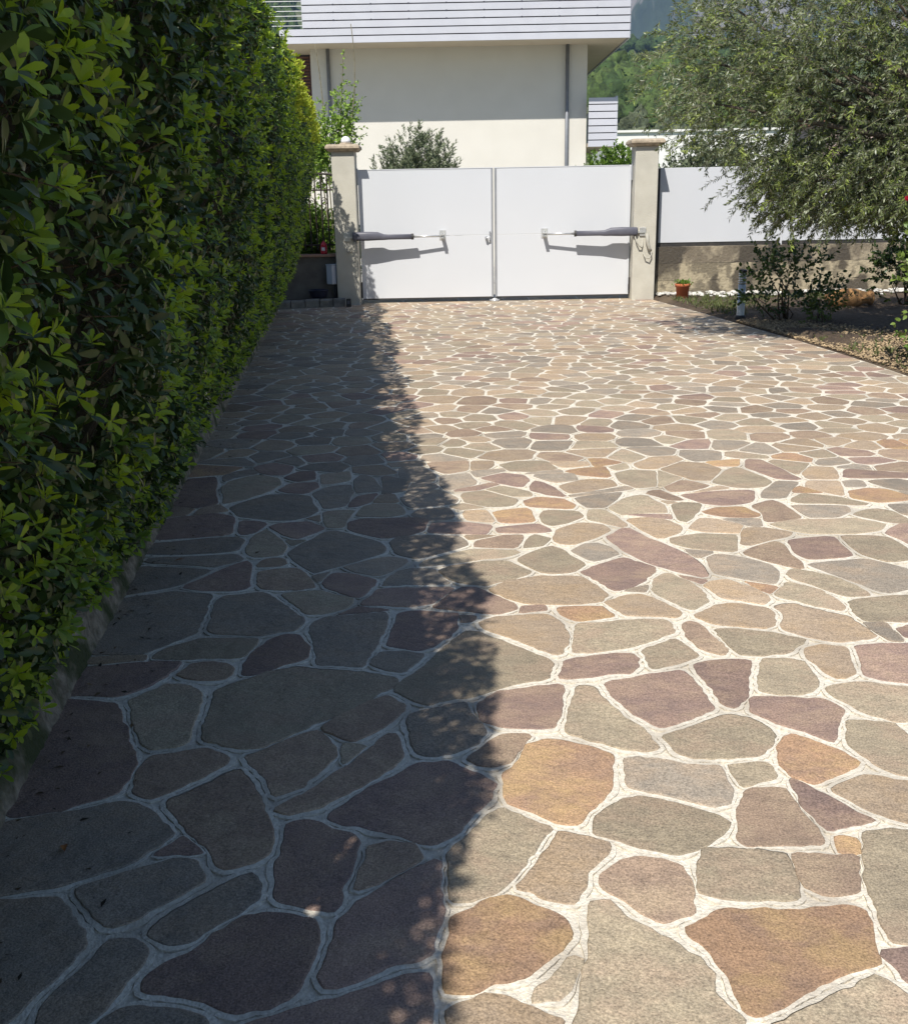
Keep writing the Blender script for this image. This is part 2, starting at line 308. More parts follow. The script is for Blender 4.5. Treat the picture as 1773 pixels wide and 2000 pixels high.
TRACED = [(l.split()[0], np.array([[float(q) for q in p.split(',')] for p in l.split()[1:]])) for l in """
g -1.156,2.491 -1.005,2.562 -0.943,2.578 -0.894,2.559 -0.822,2.489 -0.754,2.422 -0.795,2.354 -0.855,2.282 -0.948,2.236 -1.003,2.210 -1.096,2.147 -1.127,2.141 -1.164,2.229 -1.167,2.365
g -0.934,2.195 -0.844,2.247 -0.782,2.273 -0.722,2.311 -0.670,2.298 -0.655,2.248 -0.644,2.220 -0.693,2.161 -0.754,2.112 -0.813,2.064 -0.881,2.121 -0.916,2.155
g -1.125,2.097 -1.080,2.146 -0.973,2.163 -0.924,2.104 -0.886,2.054 -0.851,1.983 -0.869,1.922 -0.895,1.850 -0.927,1.781 -0.970,1.731
g -0.711,2.043 -0.679,2.103 -0.611,2.165 -0.523,2.233 -0.495,2.195 -0.494,2.142 -0.521,2.092 -0.582,2.033 -0.620,1.993 -0.676,2.001 -0.717,2.019
g -0.814,1.965 -0.795,2.004 -0.743,2.014 -0.706,1.979 -0.701,1.934 -0.720,1.881 -0.740,1.801 -0.758,1.768 -0.786,1.727 -0.858,1.728 -0.880,1.799 -0.854,1.869 -0.830,1.921
p -0.688,1.870 -0.676,1.901 -0.611,1.954 -0.560,2.027 -0.504,2.082 -0.457,2.087 -0.345,2.071 -0.320,1.993 -0.337,1.903 -0.368,1.813 -0.407,1.788 -0.459,1.782 -0.575,1.825 -0.678,1.847
g -0.738,1.772 -0.696,1.800 -0.619,1.793 -0.565,1.780 -0.527,1.752 -0.520,1.675 -0.743,1.681
p -0.393,1.763 -0.305,1.795 -0.228,1.827 -0.150,1.866 -0.080,1.883 -0.066,1.854 -0.063,1.741 -0.059,1.664 -0.426,1.673 -0.453,1.728
b -0.813,2.584 -0.717,2.672 -0.648,2.746 -0.602,2.668 -0.562,2.592 -0.519,2.477 -0.488,2.398 -0.483,2.341 -0.530,2.301 -0.591,2.273 -0.617,2.295 -0.665,2.371 -0.738,2.452
p -0.458,2.452 -0.395,2.466 -0.321,2.432 -0.286,2.399 -0.260,2.360 -0.268,2.286 -0.279,2.216 -0.296,2.176 -0.291,2.124 -0.304,2.092 -0.350,2.106 -0.429,2.140 -0.444,2.154 -0.452,2.235 -0.459,2.366
p -0.355,2.481 -0.303,2.577 -0.236,2.655 -0.159,2.708 -0.110,2.756 -0.037,2.765 -0.003,2.723 0.061,2.672 0.098,2.638 0.089,2.590 0.034,2.485 0.001,2.414 -0.031,2.376 -0.080,2.353 -0.131,2.379 -0.197,2.428 -0.254,2.446 -0.314,2.448
b -0.237,2.344 -0.184,2.361 -0.121,2.363 -0.102,2.317 -0.097,2.288 -0.152,2.240 -0.200,2.193 -0.258,2.171 -0.253,2.215 -0.241,2.285
p -0.284,2.061 -0.252,2.110 -0.199,2.173 -0.122,2.239 -0.058,2.286 -0.049,2.223 -0.052,2.155 -0.036,2.091 -0.055,2.019 -0.066,1.945 -0.092,1.929 -0.167,1.909 -0.213,1.868 -0.263,1.843 -0.296,1.844 -0.307,1.876 -0.299,1.940 -0.286,1.996
o -0.031,2.300 -0.014,2.344 0.023,2.397 0.071,2.467 0.115,2.516 0.152,2.490 0.191,2.447 0.238,2.414 0.185,2.316 0.145,2.245 0.107,2.171 0.076,2.145 0.026,2.121 -0.019,2.128 -0.021,2.168 -0.027,2.229
t 0.260,2.406 0.386,2.345 0.334,2.257 0.301,2.187 0.264,2.112 0.192,2.135 0.136,2.170 0.195,2.272
r -0.019,2.066 0.029,2.089 0.068,2.132 0.105,2.138 0.149,2.117 0.187,2.085 0.224,2.047 0.235,1.999 0.215,1.954 0.165,1.911 0.125,1.875 0.057,1.845 0.020,1.826 -0.037,1.827 -0.039,1.906 -0.026,1.989
o 0.190,1.857 0.230,1.915 0.257,1.919 0.238,1.856 0.199,1.797 0.141,1.793 0.154,1.823
t -0.035,1.773 0.015,1.801 0.049,1.820 0.088,1.804 0.139,1.769 0.208,1.744 0.187,1.680 -0.018,1.685
o 0.310,2.114 0.347,2.113 0.382,2.049 0.438,1.987 0.481,1.942 0.513,1.916 0.530,1.862 0.525,1.805 0.543,1.766 0.569,1.731 0.537,1.668 0.218,1.676 0.229,1.737 0.260,1.857 0.281,1.922 0.300,2.017
b 0.342,2.209 0.403,2.262 0.502,2.275 0.544,2.242 0.557,2.203 0.544,2.121 0.529,2.065 0.461,2.040 0.417,2.068 0.391,2.104 0.340,2.164
o 0.355,2.416 0.368,2.470 0.404,2.507 0.504,2.561 0.584,2.529 0.649,2.489 0.726,2.422 0.660,2.362 0.597,2.305 0.546,2.299 0.486,2.317 0.432,2.353 0.351,2.385
o 0.616,2.313 0.708,2.314 0.827,2.290 0.819,2.218 0.809,2.150 0.792,2.110 0.676,2.107 0.563,2.132 0.583,2.202
b 0.838,2.285 0.997,2.272 0.949,2.131 0.866,2.126 0.821,2.150 0.828,2.218
r 0.968,2.357 1.027,2.346 1.005,2.280 0.952,2.282
o 1.051,2.376 1.167,2.377 1.203,2.371 1.019,1.946 0.954,1.954 0.955,2.012 0.969,2.094 0.962,2.123 1.006,2.252
r 0.509,2.012 0.607,2.070 0.689,2.071 0.799,2.061 0.915,2.071 0.938,2.060 0.923,1.987 0.897,1.888 0.816,1.860 0.741,1.822 0.659,1.768 0.596,1.743 0.572,1.755 0.571,1.826 0.555,1.897 0.535,1.953
o 0.630,1.724 0.722,1.767 0.822,1.820 0.878,1.858 0.893,1.835 0.913,1.773 0.887,1.685 0.601,1.692
p 0.920,1.917 0.980,1.931 1.011,1.927 0.963,1.816 0.939,1.834 0.924,1.881
b 0.797,2.574 0.817,2.592 0.912,2.588 0.917,2.533 0.921,2.463 0.934,2.398 0.934,2.332 0.924,2.321 0.736,2.323 0.719,2.339 0.739,2.430 0.750,2.469
p 0.942,2.644 0.973,2.605 1.024,2.537 1.069,2.458 1.102,2.428 0.965,2.379 0.952,2.412 0.932,2.497 0.937,2.588
t 1.038,2.575 1.096,2.610 1.154,2.642 1.224,2.625 1.266,2.614 1.301,2.603 1.214,2.403 1.182,2.412 1.117,2.456 1.079,2.510 1.046,2.556
g -1.277,3.583 -1.309,3.826 -1.317,4.047 -1.276,4.154 -1.203,4.223 -1.047,4.196 -1.027,4.043 -1.019,3.922 -1.028,3.787 -1.093,3.668 -1.163,3.592
g -0.965,3.810 -0.985,3.936 -0.999,4.111 -0.985,4.157 -0.826,4.191 -0.735,4.086 -0.644,3.947 -0.616,3.881 -0.638,3.794 -0.771,3.740 -0.897,3.771
o -1.124,3.544 -1.097,3.635 -0.984,3.711 -0.854,3.721 -0.752,3.708 -0.763,3.620 -0.781,3.543 -0.916,3.549 -1.007,3.531
p -1.286,3.491 -1.216,3.488 -1.116,3.513 -1.001,3.508 -1.003,3.464 -1.043,3.380 -1.074,3.313 -1.143,3.263 -1.234,3.254 -1.275,3.363
b -0.995,3.406 -0.959,3.491 -0.888,3.511 -0.802,3.455 -0.803,3.398 -0.823,3.378 -0.908,3.375
p -0.761,3.439 -0.757,3.588 -0.714,3.682 -0.658,3.745 -0.615,3.727 -0.549,3.626 -0.550,3.533 -0.645,3.448 -0.727,3.388 -0.753,3.396
o -1.098,3.209 -1.062,3.273 -1.006,3.331 -0.934,3.307 -0.877,3.239 -0.848,3.089 -0.852,3.007 -0.847,2.918 -0.876,2.887 -0.943,2.879 -0.991,2.934 -1.049,3.061
o -0.816,3.261 -0.749,3.341 -0.671,3.421 -0.577,3.451 -0.471,3.420 -0.339,3.394 -0.217,3.331 -0.239,3.264 -0.293,3.182 -0.376,3.080 -0.469,3.015 -0.547,2.928 -0.617,2.861 -0.691,2.892 -0.784,2.928 -0.809,3.018 -0.808,3.148
p -1.236,2.988 -1.233,3.215 -1.196,3.226 -1.139,3.173 -1.058,3.015 -1.011,2.892 -0.960,2.787 -0.955,2.699 -0.976,2.635 -1.021,2.592 -1.101,2.543 -1.175,2.511 -1.217,2.728
b -0.947,2.777 -0.929,2.826 -0.842,2.854 -0.761,2.872 -0.701,2.808 -0.705,2.778 -0.762,2.693 -0.814,2.639 -0.862,2.595 -0.918,2.624 -0.935,2.699
b -0.641,2.826 -0.580,2.866 -0.505,2.936 -0.446,2.974 -0.411,2.933 -0.372,2.868 -0.366,2.806 -0.422,2.709 -0.446,2.644 -0.518,2.601 -0.550,2.686 -0.603,2.756
b -0.506,2.528 -0.440,2.598 -0.364,2.699 -0.298,2.804 -0.241,2.901 -0.206,2.945 -0.182,2.883 -0.173,2.820 -0.201,2.741 -0.261,2.656 -0.329,2.594 -0.392,2.544 -0.472,2.512
g -0.566,3.844 -0.505,3.913 -0.279,3.956 -0.275,3.761 -0.306,3.631 -0.336,3.435 -0.444,3.462 -0.498,3.471 -0.543,3.707
p -0.242,3.777 -0.229,3.936 -0.110,3.948 0.009,3.933 0.004,3.834 -0.026,3.683 -0.091,3.621 -0.142,3.568 -0.260,3.629
g -0.314,3.463 -0.282,3.552 -0.206,3.564 -0.122,3.537 -0.186,3.400 -0.236,3.409
o -0.209,3.237 -0.160,3.343 -0.077,3.512 -0.000,3.681 0.040,3.746 0.093,3.727 0.175,3.625 0.265,3.527 0.338,3.434 0.310,3.323 0.230,3.299 0.138,3.249 0.078,3.200 0.019,3.183 -0.096,3.144 -0.143,3.171
t 0.096,3.830 0.146,3.881 0.355,3.907 0.395,3.815 0.429,3.694 0.412,3.598 0.371,3.515 0.300,3.572 0.223,3.671 0.127,3.742
b 0.019,3.914 0.081,3.902 0.062,3.840 0.018,3.834
r 0.411,3.978 0.594,3.979 0.621,3.876 0.576,3.851 0.470,3.820 0.431,3.903
o 0.475,3.802 0.519,3.805 0.683,3.813 0.816,3.817 0.826,3.710 0.692,3.596 0.483,3.522 0.424,3.530
p 0.363,3.322 0.396,3.447 0.478,3.487 0.581,3.518 0.637,3.502 0.659,3.461 0.598,3.345 0.558,3.363 0.459,3.339
p 0.076,3.149 0.137,3.223 0.256,3.244 0.351,3.260 0.345,3.138 0.329,3.042 0.300,2.974 0.234,2.965 0.142,2.980 0.072,3.017 0.069,3.088
g -0.150,3.061 -0.095,3.095 0.030,3.151 0.040,3.065 0.072,2.994 0.078,2.949 0.057,2.873 -0.012,2.834 -0.069,2.805 -0.122,2.828 -0.145,2.892 -0.140,3.002
b -0.433,2.991 -0.360,3.093 -0.281,3.176 -0.237,3.213 -0.176,3.135 -0.174,3.098 -0.237,3.006 -0.321,2.898 -0.378,2.933
b 0.029,2.781 0.095,2.883 0.162,2.934 0.225,2.921 0.188,2.837 0.146,2.757 0.110,2.743 0.059,2.750
r 0.124,2.606 0.138,2.689 0.183,2.776 0.211,2.868 0.270,2.881 0.383,2.851 0.454,2.796 0.457,2.766 0.415,2.633 0.388,2.544 0.359,2.502 0.313,2.438 0.263,2.439 0.189,2.500 0.130,2.544
o 0.335,2.940 0.368,3.101 0.415,3.253 0.459,3.239 0.492,3.132 0.532,3.017 0.572,2.944 0.600,2.832 0.553,2.812 0.477,2.836 0.401,2.883
p 0.508,3.264 0.646,3.329 0.783,3.359 0.806,3.293 0.821,3.170 0.823,3.079 0.738,3.009 0.636,2.959 0.567,3.052 0.525,3.156
p 0.851,3.408 0.985,3.432 1.042,3.429 1.010,3.313 0.972,3.217 0.960,3.151 0.894,3.083 0.867,3.116 0.857,3.222 0.844,3.320
o 0.682,3.531 0.814,3.631 0.847,3.564 0.862,3.484 0.791,3.425 0.685,3.370
b 0.884,3.766 0.910,3.792 0.954,3.710 0.989,3.525 0.967,3.487 0.896,3.545 0.882,3.662
o 0.988,3.708 1.061,3.723 1.184,3.673 1.306,3.608 1.264,3.561 1.192,3.500 1.093,3.473 1.025,3.484 0.999,3.589
t 0.953,3.854 1.060,3.944 1.161,3.969 1.255,3.915 1.260,3.858 1.224,3.750 1.176,3.717 1.003,3.770
t 1.289,3.933 1.377,3.958 1.461,3.886 1.540,3.807 1.576,3.629 1.543,3.614 1.412,3.587 1.318,3.625 1.244,3.714 1.295,3.856
t 1.273,3.528 1.346,3.549 1.425,3.529 1.396,3.414 1.374,3.312 1.312,3.286 1.282,3.344 1.256,3.435
p 1.460,3.536 1.560,3.555 1.663,3.559 1.710,3.549 1.562,3.206 1.489,3.250 1.399,3.303 1.445,3.442
o 1.097,3.442 1.150,3.447 1.238,3.421 1.216,3.304 1.212,3.221 1.142,3.163 1.064,3.160 1.018,3.188 1.025,3.256 1.055,3.340
p 0.957,3.099 0.983,3.150 1.075,3.140 1.200,3.122 1.239,3.050 1.184,2.944 1.136,2.839 1.073,2.914 0.987,2.999 0.949,3.049
o 0.632,2.896 0.725,2.950 0.848,3.017 0.930,3.001 0.951,2.953 0.975,2.883 0.939,2.819 0.882,2.768 0.756,2.757 0.700,2.764 0.658,2.818
r 0.966,2.818 0.997,2.883 1.029,2.898 1.098,2.824 1.165,2.726 1.115,2.678 0.996,2.614 0.953,2.654 0.940,2.714
o 1.235,3.206 1.361,3.235 1.510,3.194 1.550,3.179 1.459,2.969 1.371,2.960 1.316,3.023 1.260,3.125
o 1.225,2.978 1.360,2.949 1.366,2.869 1.364,2.750 1.311,2.627 1.245,2.653 1.198,2.746 1.175,2.843
g 0.493,2.771 0.546,2.769 0.654,2.724 0.768,2.720 0.761,2.651 0.762,2.575 0.741,2.513 0.690,2.505 0.597,2.553 0.478,2.613
o 0.785,2.725 0.903,2.731 0.902,2.656 0.812,2.611 0.795,2.602
p 1.676,3.693 1.793,3.741 1.727,3.589 1.675,3.608
o -1.351,5.943 -1.329,6.089 -1.195,6.216 -1.066,6.121 -1.032,5.985 -1.075,5.860 -1.168,5.684 -1.281,5.604 -1.302,5.783 -1.331,5.847
p -1.258,6.419 -1.141,6.542 -1.006,6.437 -1.037,6.222 -1.100,6.227 -1.190,6.286
p -1.018,6.151 -0.949,6.286 -0.861,6.298 -0.829,6.103 -0.927,6.060
p -1.010,5.871 -0.963,6.013 -0.812,6.035 -0.790,5.919 -0.839,5.782 -0.942,5.804
g -1.232,5.516 -1.154,5.654 -1.051,5.766 -0.887,5.770 -0.815,5.720 -0.780,5.570 -0.739,5.428 -0.765,5.322 -0.840,5.262 -0.975,5.297 -1.136,5.346
g -0.806,5.780 -0.745,5.900 -0.609,5.971 -0.576,5.794 -0.582,5.586 -0.598,5.502 -0.697,5.466 -0.743,5.597
o -0.698,5.412 -0.529,5.428 -0.560,5.257 -0.569,5.119 -0.636,5.123 -0.679,5.239
g -0.590,6.052 -0.549,6.186 -0.500,6.113 -0.406,5.845 -0.428,5.799 -0.558,5.778
p -0.536,5.700 -0.426,5.769 -0.462,5.578 -0.535,5.497 -0.581,5.487 -0.563,5.643
g -0.419,6.154 -0.259,6.022 -0.281,5.796 -0.409,5.740 -0.411,5.917
o -0.495,5.495 -0.436,5.547 -0.308,5.539 -0.276,5.344 -0.366,5.297 -0.520,5.320
p -0.555,5.206 -0.476,5.252 -0.233,5.262 -0.151,5.244 -0.136,5.204 -0.154,5.033 -0.222,4.966 -0.344,4.927 -0.435,5.003 -0.545,5.093
p -0.949,5.143 -0.914,5.203 -0.755,5.244 -0.664,5.113 -0.726,5.020 -0.781,4.942 -0.858,5.028
o -1.004,4.831 -1.001,5.013 -0.958,5.107 -0.887,4.983 -0.806,4.820 -0.821,4.692 -0.928,4.677 -0.988,4.744
g -0.797,4.712 -0.741,4.860 -0.642,5.039 -0.600,5.060 -0.475,4.958 -0.368,4.861 -0.335,4.770 -0.345,4.707 -0.458,4.589 -0.579,4.478 -0.626,4.433 -0.681,4.503
g -0.313,4.855 -0.273,4.958 0.027,4.948 0.072,4.809 -0.056,4.701 -0.177,4.612 -0.276,4.706
g -0.511,4.513 -0.393,4.606 -0.301,4.642 -0.218,4.596 -0.290,4.443 -0.339,4.389 -0.445,4.432
p -0.580,4.310 -0.543,4.438 -0.443,4.413 -0.348,4.334 -0.366,4.228 -0.401,4.128 -0.451,4.147 -0.540,4.237
b -0.910,4.535 -0.893,4.634 -0.830,4.662 -0.791,4.629 -0.788,4.558 -0.851,4.542
b -0.883,4.456 -0.804,4.490 -0.720,4.505 -0.664,4.425 -0.605,4.258 -0.676,4.227 -0.752,4.240 -0.829,4.253 -0.863,4.344
o -0.737,4.179 -0.673,4.210 -0.580,4.205 -0.424,4.112 -0.444,4.000 -0.534,3.958 -0.604,3.962 -0.665,4.059
p -1.187,4.289 -1.083,4.448 -0.964,4.618 -0.937,4.576 -0.895,4.274 -0.952,4.242 -1.096,4.249
p -1.418,5.338 -1.272,5.408 -1.162,5.322 -1.123,5.044 -1.252,5.005 -1.393,4.990
g -1.406,4.900 -1.244,4.970 -1.080,4.971 -1.042,4.923 -1.045,4.790 -1.162,4.754 -1.400,4.768
g -1.358,4.661 -1.044,4.715 -0.989,4.640 -1.104,4.546 -1.261,4.594
g -1.386,4.561 -1.282,4.546 -1.108,4.507 -1.196,4.325 -1.295,4.225 -1.343,4.262
p -1.121,5.267 -0.994,5.233 -0.975,5.207 -1.009,5.061 -1.059,5.017 -1.100,5.115
p -1.526,6.154 -1.452,6.218 -1.396,5.914 -1.314,5.606 -1.408,5.527 -1.478,5.589
g -1.407,6.214 -1.356,6.317 -1.251,6.381 -1.196,6.269 -1.328,6.174 -1.370,6.075
o -0.776,5.983 -0.808,6.223 -0.636,6.281 -0.625,6.055 -0.746,5.981
p -0.395,4.040 -0.328,4.220 -0.240,4.228 0.002,4.215 -0.101,4.037 -0.231,4.026
g -0.319,4.257 -0.281,4.383 -0.250,4.442 -0.179,4.465 -0.089,4.453 -0.061,4.339 -0.020,4.272 -0.242,4.265
o -0.167,4.504 -0.123,4.591 0.081,4.735 0.285,4.702 0.296,4.670 0.144,4.586 -0.056,4.517
g -0.335,6.349 -0.191,6.374 -0.107,6.119 -0.114,5.985 -0.207,5.975 -0.322,6.066
b -0.166,6.447 0.100,6.484 0.087,6.244 -0.037,6.183 -0.136,6.297
t 0.118,6.482 0.255,6.472 0.220,6.270 0.113,6.242
o 0.297,6.374 0.392,6.461 0.592,6.445 0.644,6.238 0.463,6.181 0.341,6.207
g -0.081,6.117 0.094,6.191 0.131,5.902 -0.037,5.788 -0.079,5.917
p 0.161,6.065 0.305,6.175 0.415,6.115 0.439,5.978 0.387,5.836 0.267,5.925
g -0.304,5.655 -0.095,5.823 0.019,5.603 0.003,5.518 -0.232,5.450 -0.284,5.566
o 0.186,5.803 0.273,5.876 0.429,5.724 0.431,5.649 0.342,5.640
o 0.053,5.720 0.169,5.773 0.354,5.580 0.300,5.470 0.174,5.450 0.058,5.543
g -0.228,5.314 -0.177,5.418 -0.029,5.436 -0.014,5.248 -0.149,5.205
t 0.056,5.376 0.172,5.382 0.209,5.157 0.076,5.217
r 0.209,5.339 0.389,5.395 0.417,5.157 0.231,5.156
g 0.475,6.110 0.729,6.126 0.720,5.974 0.597,5.933
p 0.447,5.848 0.482,5.975 0.568,5.807 0.629,5.606 0.448,5.754
r 0.392,5.549 0.469,5.617 0.600,5.564 0.643,5.447 0.620,5.380 0.401,5.449
o 0.446,5.244 0.486,5.348 0.652,5.323 0.671,5.230 0.578,5.134 0.491,5.078 0.452,5.142
p 0.219,5.058 0.428,5.119 0.479,4.994 0.359,4.978 0.223,4.986
p -0.130,5.008 -0.118,5.165 0.045,5.168 0.199,5.108 0.157,4.966 0.028,4.974
b 0.242,4.938 0.342,4.932 0.294,4.734 0.095,4.767 0.097,4.855
o 0.328,4.732 0.342,4.841 0.392,4.940 0.472,4.878 0.414,4.770
t 0.486,4.877 0.521,5.015 0.642,5.118 0.748,5.086 0.772,5.000 0.678,4.888 0.560,4.783 0.500,4.809
o 0.290,4.567 0.462,4.767 0.508,4.679 0.586,4.491 0.517,4.399 0.394,4.386 0.336,4.466
o -0.068,4.431 -0.029,4.486 0.116,4.547 0.236,4.550 0.343,4.399 0.262,4.320 0.132,4.237 0.021,4.278 -0.036,4.336
t 0.143,4.184 0.228,4.285 0.357,4.333 0.553,4.322 0.597,4.230 0.624,4.109 0.606,4.027 0.478,4.002 0.302,4.011 0.223,4.079
p -0.094,3.999 0.026,4.225 0.094,4.204 0.243,4.014 0.252,3.966 0.179,3.908 0.006,3.962
p 0.271,3.996 0.360,4.000 0.367,3.944 0.254,3.919
g 0.548,4.676 0.622,4.780 0.686,4.787 0.764,4.622 0.629,4.518
p 0.561,4.387 0.664,4.487 0.776,4.570 0.899,4.435 0.844,4.325 0.773,4.203 0.678,4.148 0.621,4.264
t 0.610,4.018 0.702,4.071 0.768,4.109 0.789,4.078 0.892,3.904 0.866,3.857 0.751,3.868 0.681,3.876
p 0.749,4.888 0.863,5.023 0.927,4.845 1.068,4.636 1.115,4.448 1.107,4.308 1.071,4.284 0.864,4.497 0.804,4.659
o 0.701,5.228 0.723,5.346 0.799,5.341 0.867,5.091 0.850,5.031 0.754,5.123 0.694,5.177
t 0.886,5.162 0.989,5.191 1.081,5.149 1.121,5.024 1.096,4.941 1.000,4.840 0.945,4.975
o 0.828,5.380 0.923,5.543 1.049,5.618 1.134,5.428 1.118,5.266 1.009,5.273 0.875,5.244
g 0.667,5.588 0.949,5.703 0.892,5.544 0.805,5.381 0.721,5.387
t 0.612,5.836 0.743,5.956 0.911,5.943 0.941,5.812 0.651,5.663
r 0.682,6.182 0.935,6.288 0.923,6.026 0.751,6.090
o 0.978,6.107 1.078,6.187 1.225,6.159 1.157,5.797 1.043,5.774 0.984,5.873
t 0.599,6.426 0.843,6.407 0.849,6.313 0.674,6.272
o 0.959,6.268 1.070,6.352 1.067,6.224 0.989,6.176
t 1.258,6.186 1.421,6.361 1.558,6.312 1.630,6.158 1.497,5.906 1.399,5.930 1.335,6.037
r 1.567,6.350 1.804,6.409 1.737,6.223 1.612,6.233
o 1.494,5.856 1.638,6.121 1.718,6.188 1.834,5.848 1.760,5.740 1.591,5.736
p 1.841,6.406 1.926,6.380 1.981,6.131 2.009,5.885 1.901,5.927 1.785,6.201
b 1.205,5.779 1.327,5.918 1.466,5.776 1.354,5.689 1.227,5.682
p 1.260,5.603 1.493,5.679 1.677,5.682 1.596,5.447 1.456,5.399 1.353,5.434
b 1.090,5.661 1.159,5.718 1.255,5.499 1.175,5.504
o 1.173,5.418 1.237,5.456 1.337,5.435 1.175,5.094 1.146,5.173
g 1.708,5.587 1.864,5.862 1.980,5.821 1.803,5.521 1.687,5.514
t 2.069,6.018 2.170,6.190 2.304,6.161 2.263,5.969 2.225,5.886 2.065,5.898
t 1.991,5.723 2.057,5.848 2.224,5.836 2.138,5.528 2.060,5.609
p 2.346,6.104 2.684,5.990 2.749,5.985 2.699,5.869 2.278,5.916
g 2.241,5.835 2.338,5.845 2.323,5.715 2.211,5.708
r 2.194,5.615 2.322,5.668 2.423,5.630 2.480,5.504 2.450,5.432 2.267,5.401 2.169,5.481
o 1.857,5.487 1.930,5.587 2.096,5.501 2.205,5.363 2.177,5.351 1.831,5.431
b 1.596,5.361 1.722,5.467 1.759,5.379 1.783,5.133 1.575,5.069 1.604,5.223
o 1.593,3.969 1.688,4.014 1.858,4.022 1.903,4.020 1.791,3.757 1.585,3.775 1.582,3.859
r 1.306,5.270 1.392,5.333 1.538,5.351 1.593,5.211 1.563,5.160 1.413,5.169
t 1.175,4.994 1.267,5.166 1.358,5.134 1.451,5.026 1.390,4.908 1.237,4.941
o 1.047,4.835 1.226,4.894 1.380,4.873 1.303,4.620 1.223,4.646 1.107,4.685 1.040,4.767
t 1.356,4.726 1.438,4.978 1.542,4.983 1.647,4.892 1.548,4.805 1.391,4.701
b 1.332,4.597 1.426,4.699 1.538,4.771 1.556,4.714 1.544,4.563 1.547,4.362 1.478,4.415 1.421,4.468
p 1.594,4.768 1.818,4.800 1.823,4.676 1.814,4.538 1.608,4.508 1.571,4.583
o 1.589,5.043 1.726,5.097 2.030,5.104 2.158,5.007 2.077,4.914 1.941,4.862 1.732,4.887 1.644,4.953
g 1.794,5.362 2.082,5.329 2.060,5.248 1.958,5.134 1.820,5.130
g 1.151,4.544 1.213,4.604 1.332,4.534 1.419,4.438 1.419,4.350 1.363,4.186 1.266,4.246 1.137,4.346
o 1.872,4.831 1.968,4.837 2.087,4.795 2.098,4.595 2.065,4.472 1.944,4.438 1.878,4.544 1.857,4.674
g 1.585,4.439 1.872,4.493 1.990,4.338 2.023,4.298 1.954,4.137 1.783,4.068 1.698,4.204 1.624,4.358
o 1.446,4.310 1.498,4.375 1.642,4.262 1.697,4.133 1.707,4.046 1.617,4.034 1.544,4.124
o 0.825,4.144 0.874,4.304 0.941,4.347 1.027,4.204 1.013,3.999 0.951,3.921 0.897,4.005
t 1.060,4.184 1.106,4.245 1.175,4.241 1.254,4.156 1.291,4.068 1.248,3.962 1.125,4.043
o 1.321,4.066 1.418,4.201 1.526,4.107 1.567,3.930 1.536,3.876 1.453,3.928
p 2.101,4.864 2.230,5.002 2.324,4.996 2.159,4.613 2.143,4.701
o 2.059,5.181 2.214,5.265 2.289,5.219 2.299,5.074 2.334,5.021 2.220,5.015 2.172,5.044
g 2.307,5.342 2.480,5.359 2.377,5.121 2.307,5.151
g 2.382,5.825 2.567,5.861 2.658,5.772 2.572,5.573 2.471,5.626
""".strip().splitlines()]

def area(p): x, y = p[:, 0], p[:, 1]; return .5 * np.sum(x * np.roll(y, -1) - y * np.roll(x, -1))
def ccw(p): return p if area(p) > 0 else p[::-1]
def chaikin(p, q=.2):
    nx = np.roll(p, -1, 0); out = np.empty((2 * len(p), 2)); out[0::2] = p * (1 - q) + nx * q; out[1::2] = p * q + nx * (1 - q); return out
def resample(p, seg):
    nx = np.roll(p, -1, 0); d = np.linalg.norm(nx - p, axis=1); cum = np.concatenate([[0], np.cumsum(d)]); n = max(8, int(cum[-1] / seg))
    s = np.linspace(0, cum[-1], n, endpoint=False); q = np.vstack([p, p[:1]])
    return np.stack([np.interp(s, cum, q[:, 0]), np.interp(s, cum, q[:, 1])], 1)
def normals(p):
    t = np.roll(p, -1, 0) - np.roll(p, 1, 0); t /= np.maximum(np.linalg.norm(t, axis=1, keepdims=True), 1e-9)
    return np.stack([t[:, 1], -t[:, 0]], 1)          # outward for ccw
def clip(poly, q, nrm):
    """keep the side where (p-q).nrm <= 0"""
    out = []; d = (poly - q) @ nrm
    for i in range(len(poly)):
        a, b = poly[i], poly[(i + 1) % len(poly)]; da, db = d[i], d[(i + 1) % len(poly)]
        if da <= 0: out.append(a)
        if (da < 0 < db) or (db < 0 < da): out.append(a + (b - a) * (da / (da - db)))
    return np.array(out) if len(out) > 2 else None
def near_poly(p, s):
    a = p; b = np.roll(p, -1, 0); ab = b - a; t = np.clip(np.sum((s - a) * ab, 1) / np.maximum(np.sum(ab * ab, 1), 1e-12), 0, 1)
    q = a + ab * t[:, None]; d = np.linalg.norm(q - s, axis=1); i = int(np.argmin(d)); return q[i], d[i]
def inside(p, s):
    x, y = s; c = False; j = len(p) - 1
    for i in range(len(p)):
        if (p[i, 1] > y) != (p[j, 1] > y) and x < (p[j, 0] - p[i, 0]) * (y - p[i, 1]) / (p[j, 1] - p[i, 1]) + p[i, 0]: c = not c
        j = i
    return c

polys = [(k, ccw(p)) for k, p in TRACED]
for k, p in polys:                                   # stones along the hedge run up to the kerb
    kx = kerb_x(p[:, 1]); e = p[:, 0] < kx + .15; p[e, 0] = kx[e] + .012
polys = [(k, p) for k, p in polys if p[:, 0].mean() > kerb_x(p[:, 1].mean())]
cents = np.array([p.mean(0) for k, p in polys]); rads = np.array([np.linalg.norm(p - p.mean(0), axis=1).max() for k, p in polys])
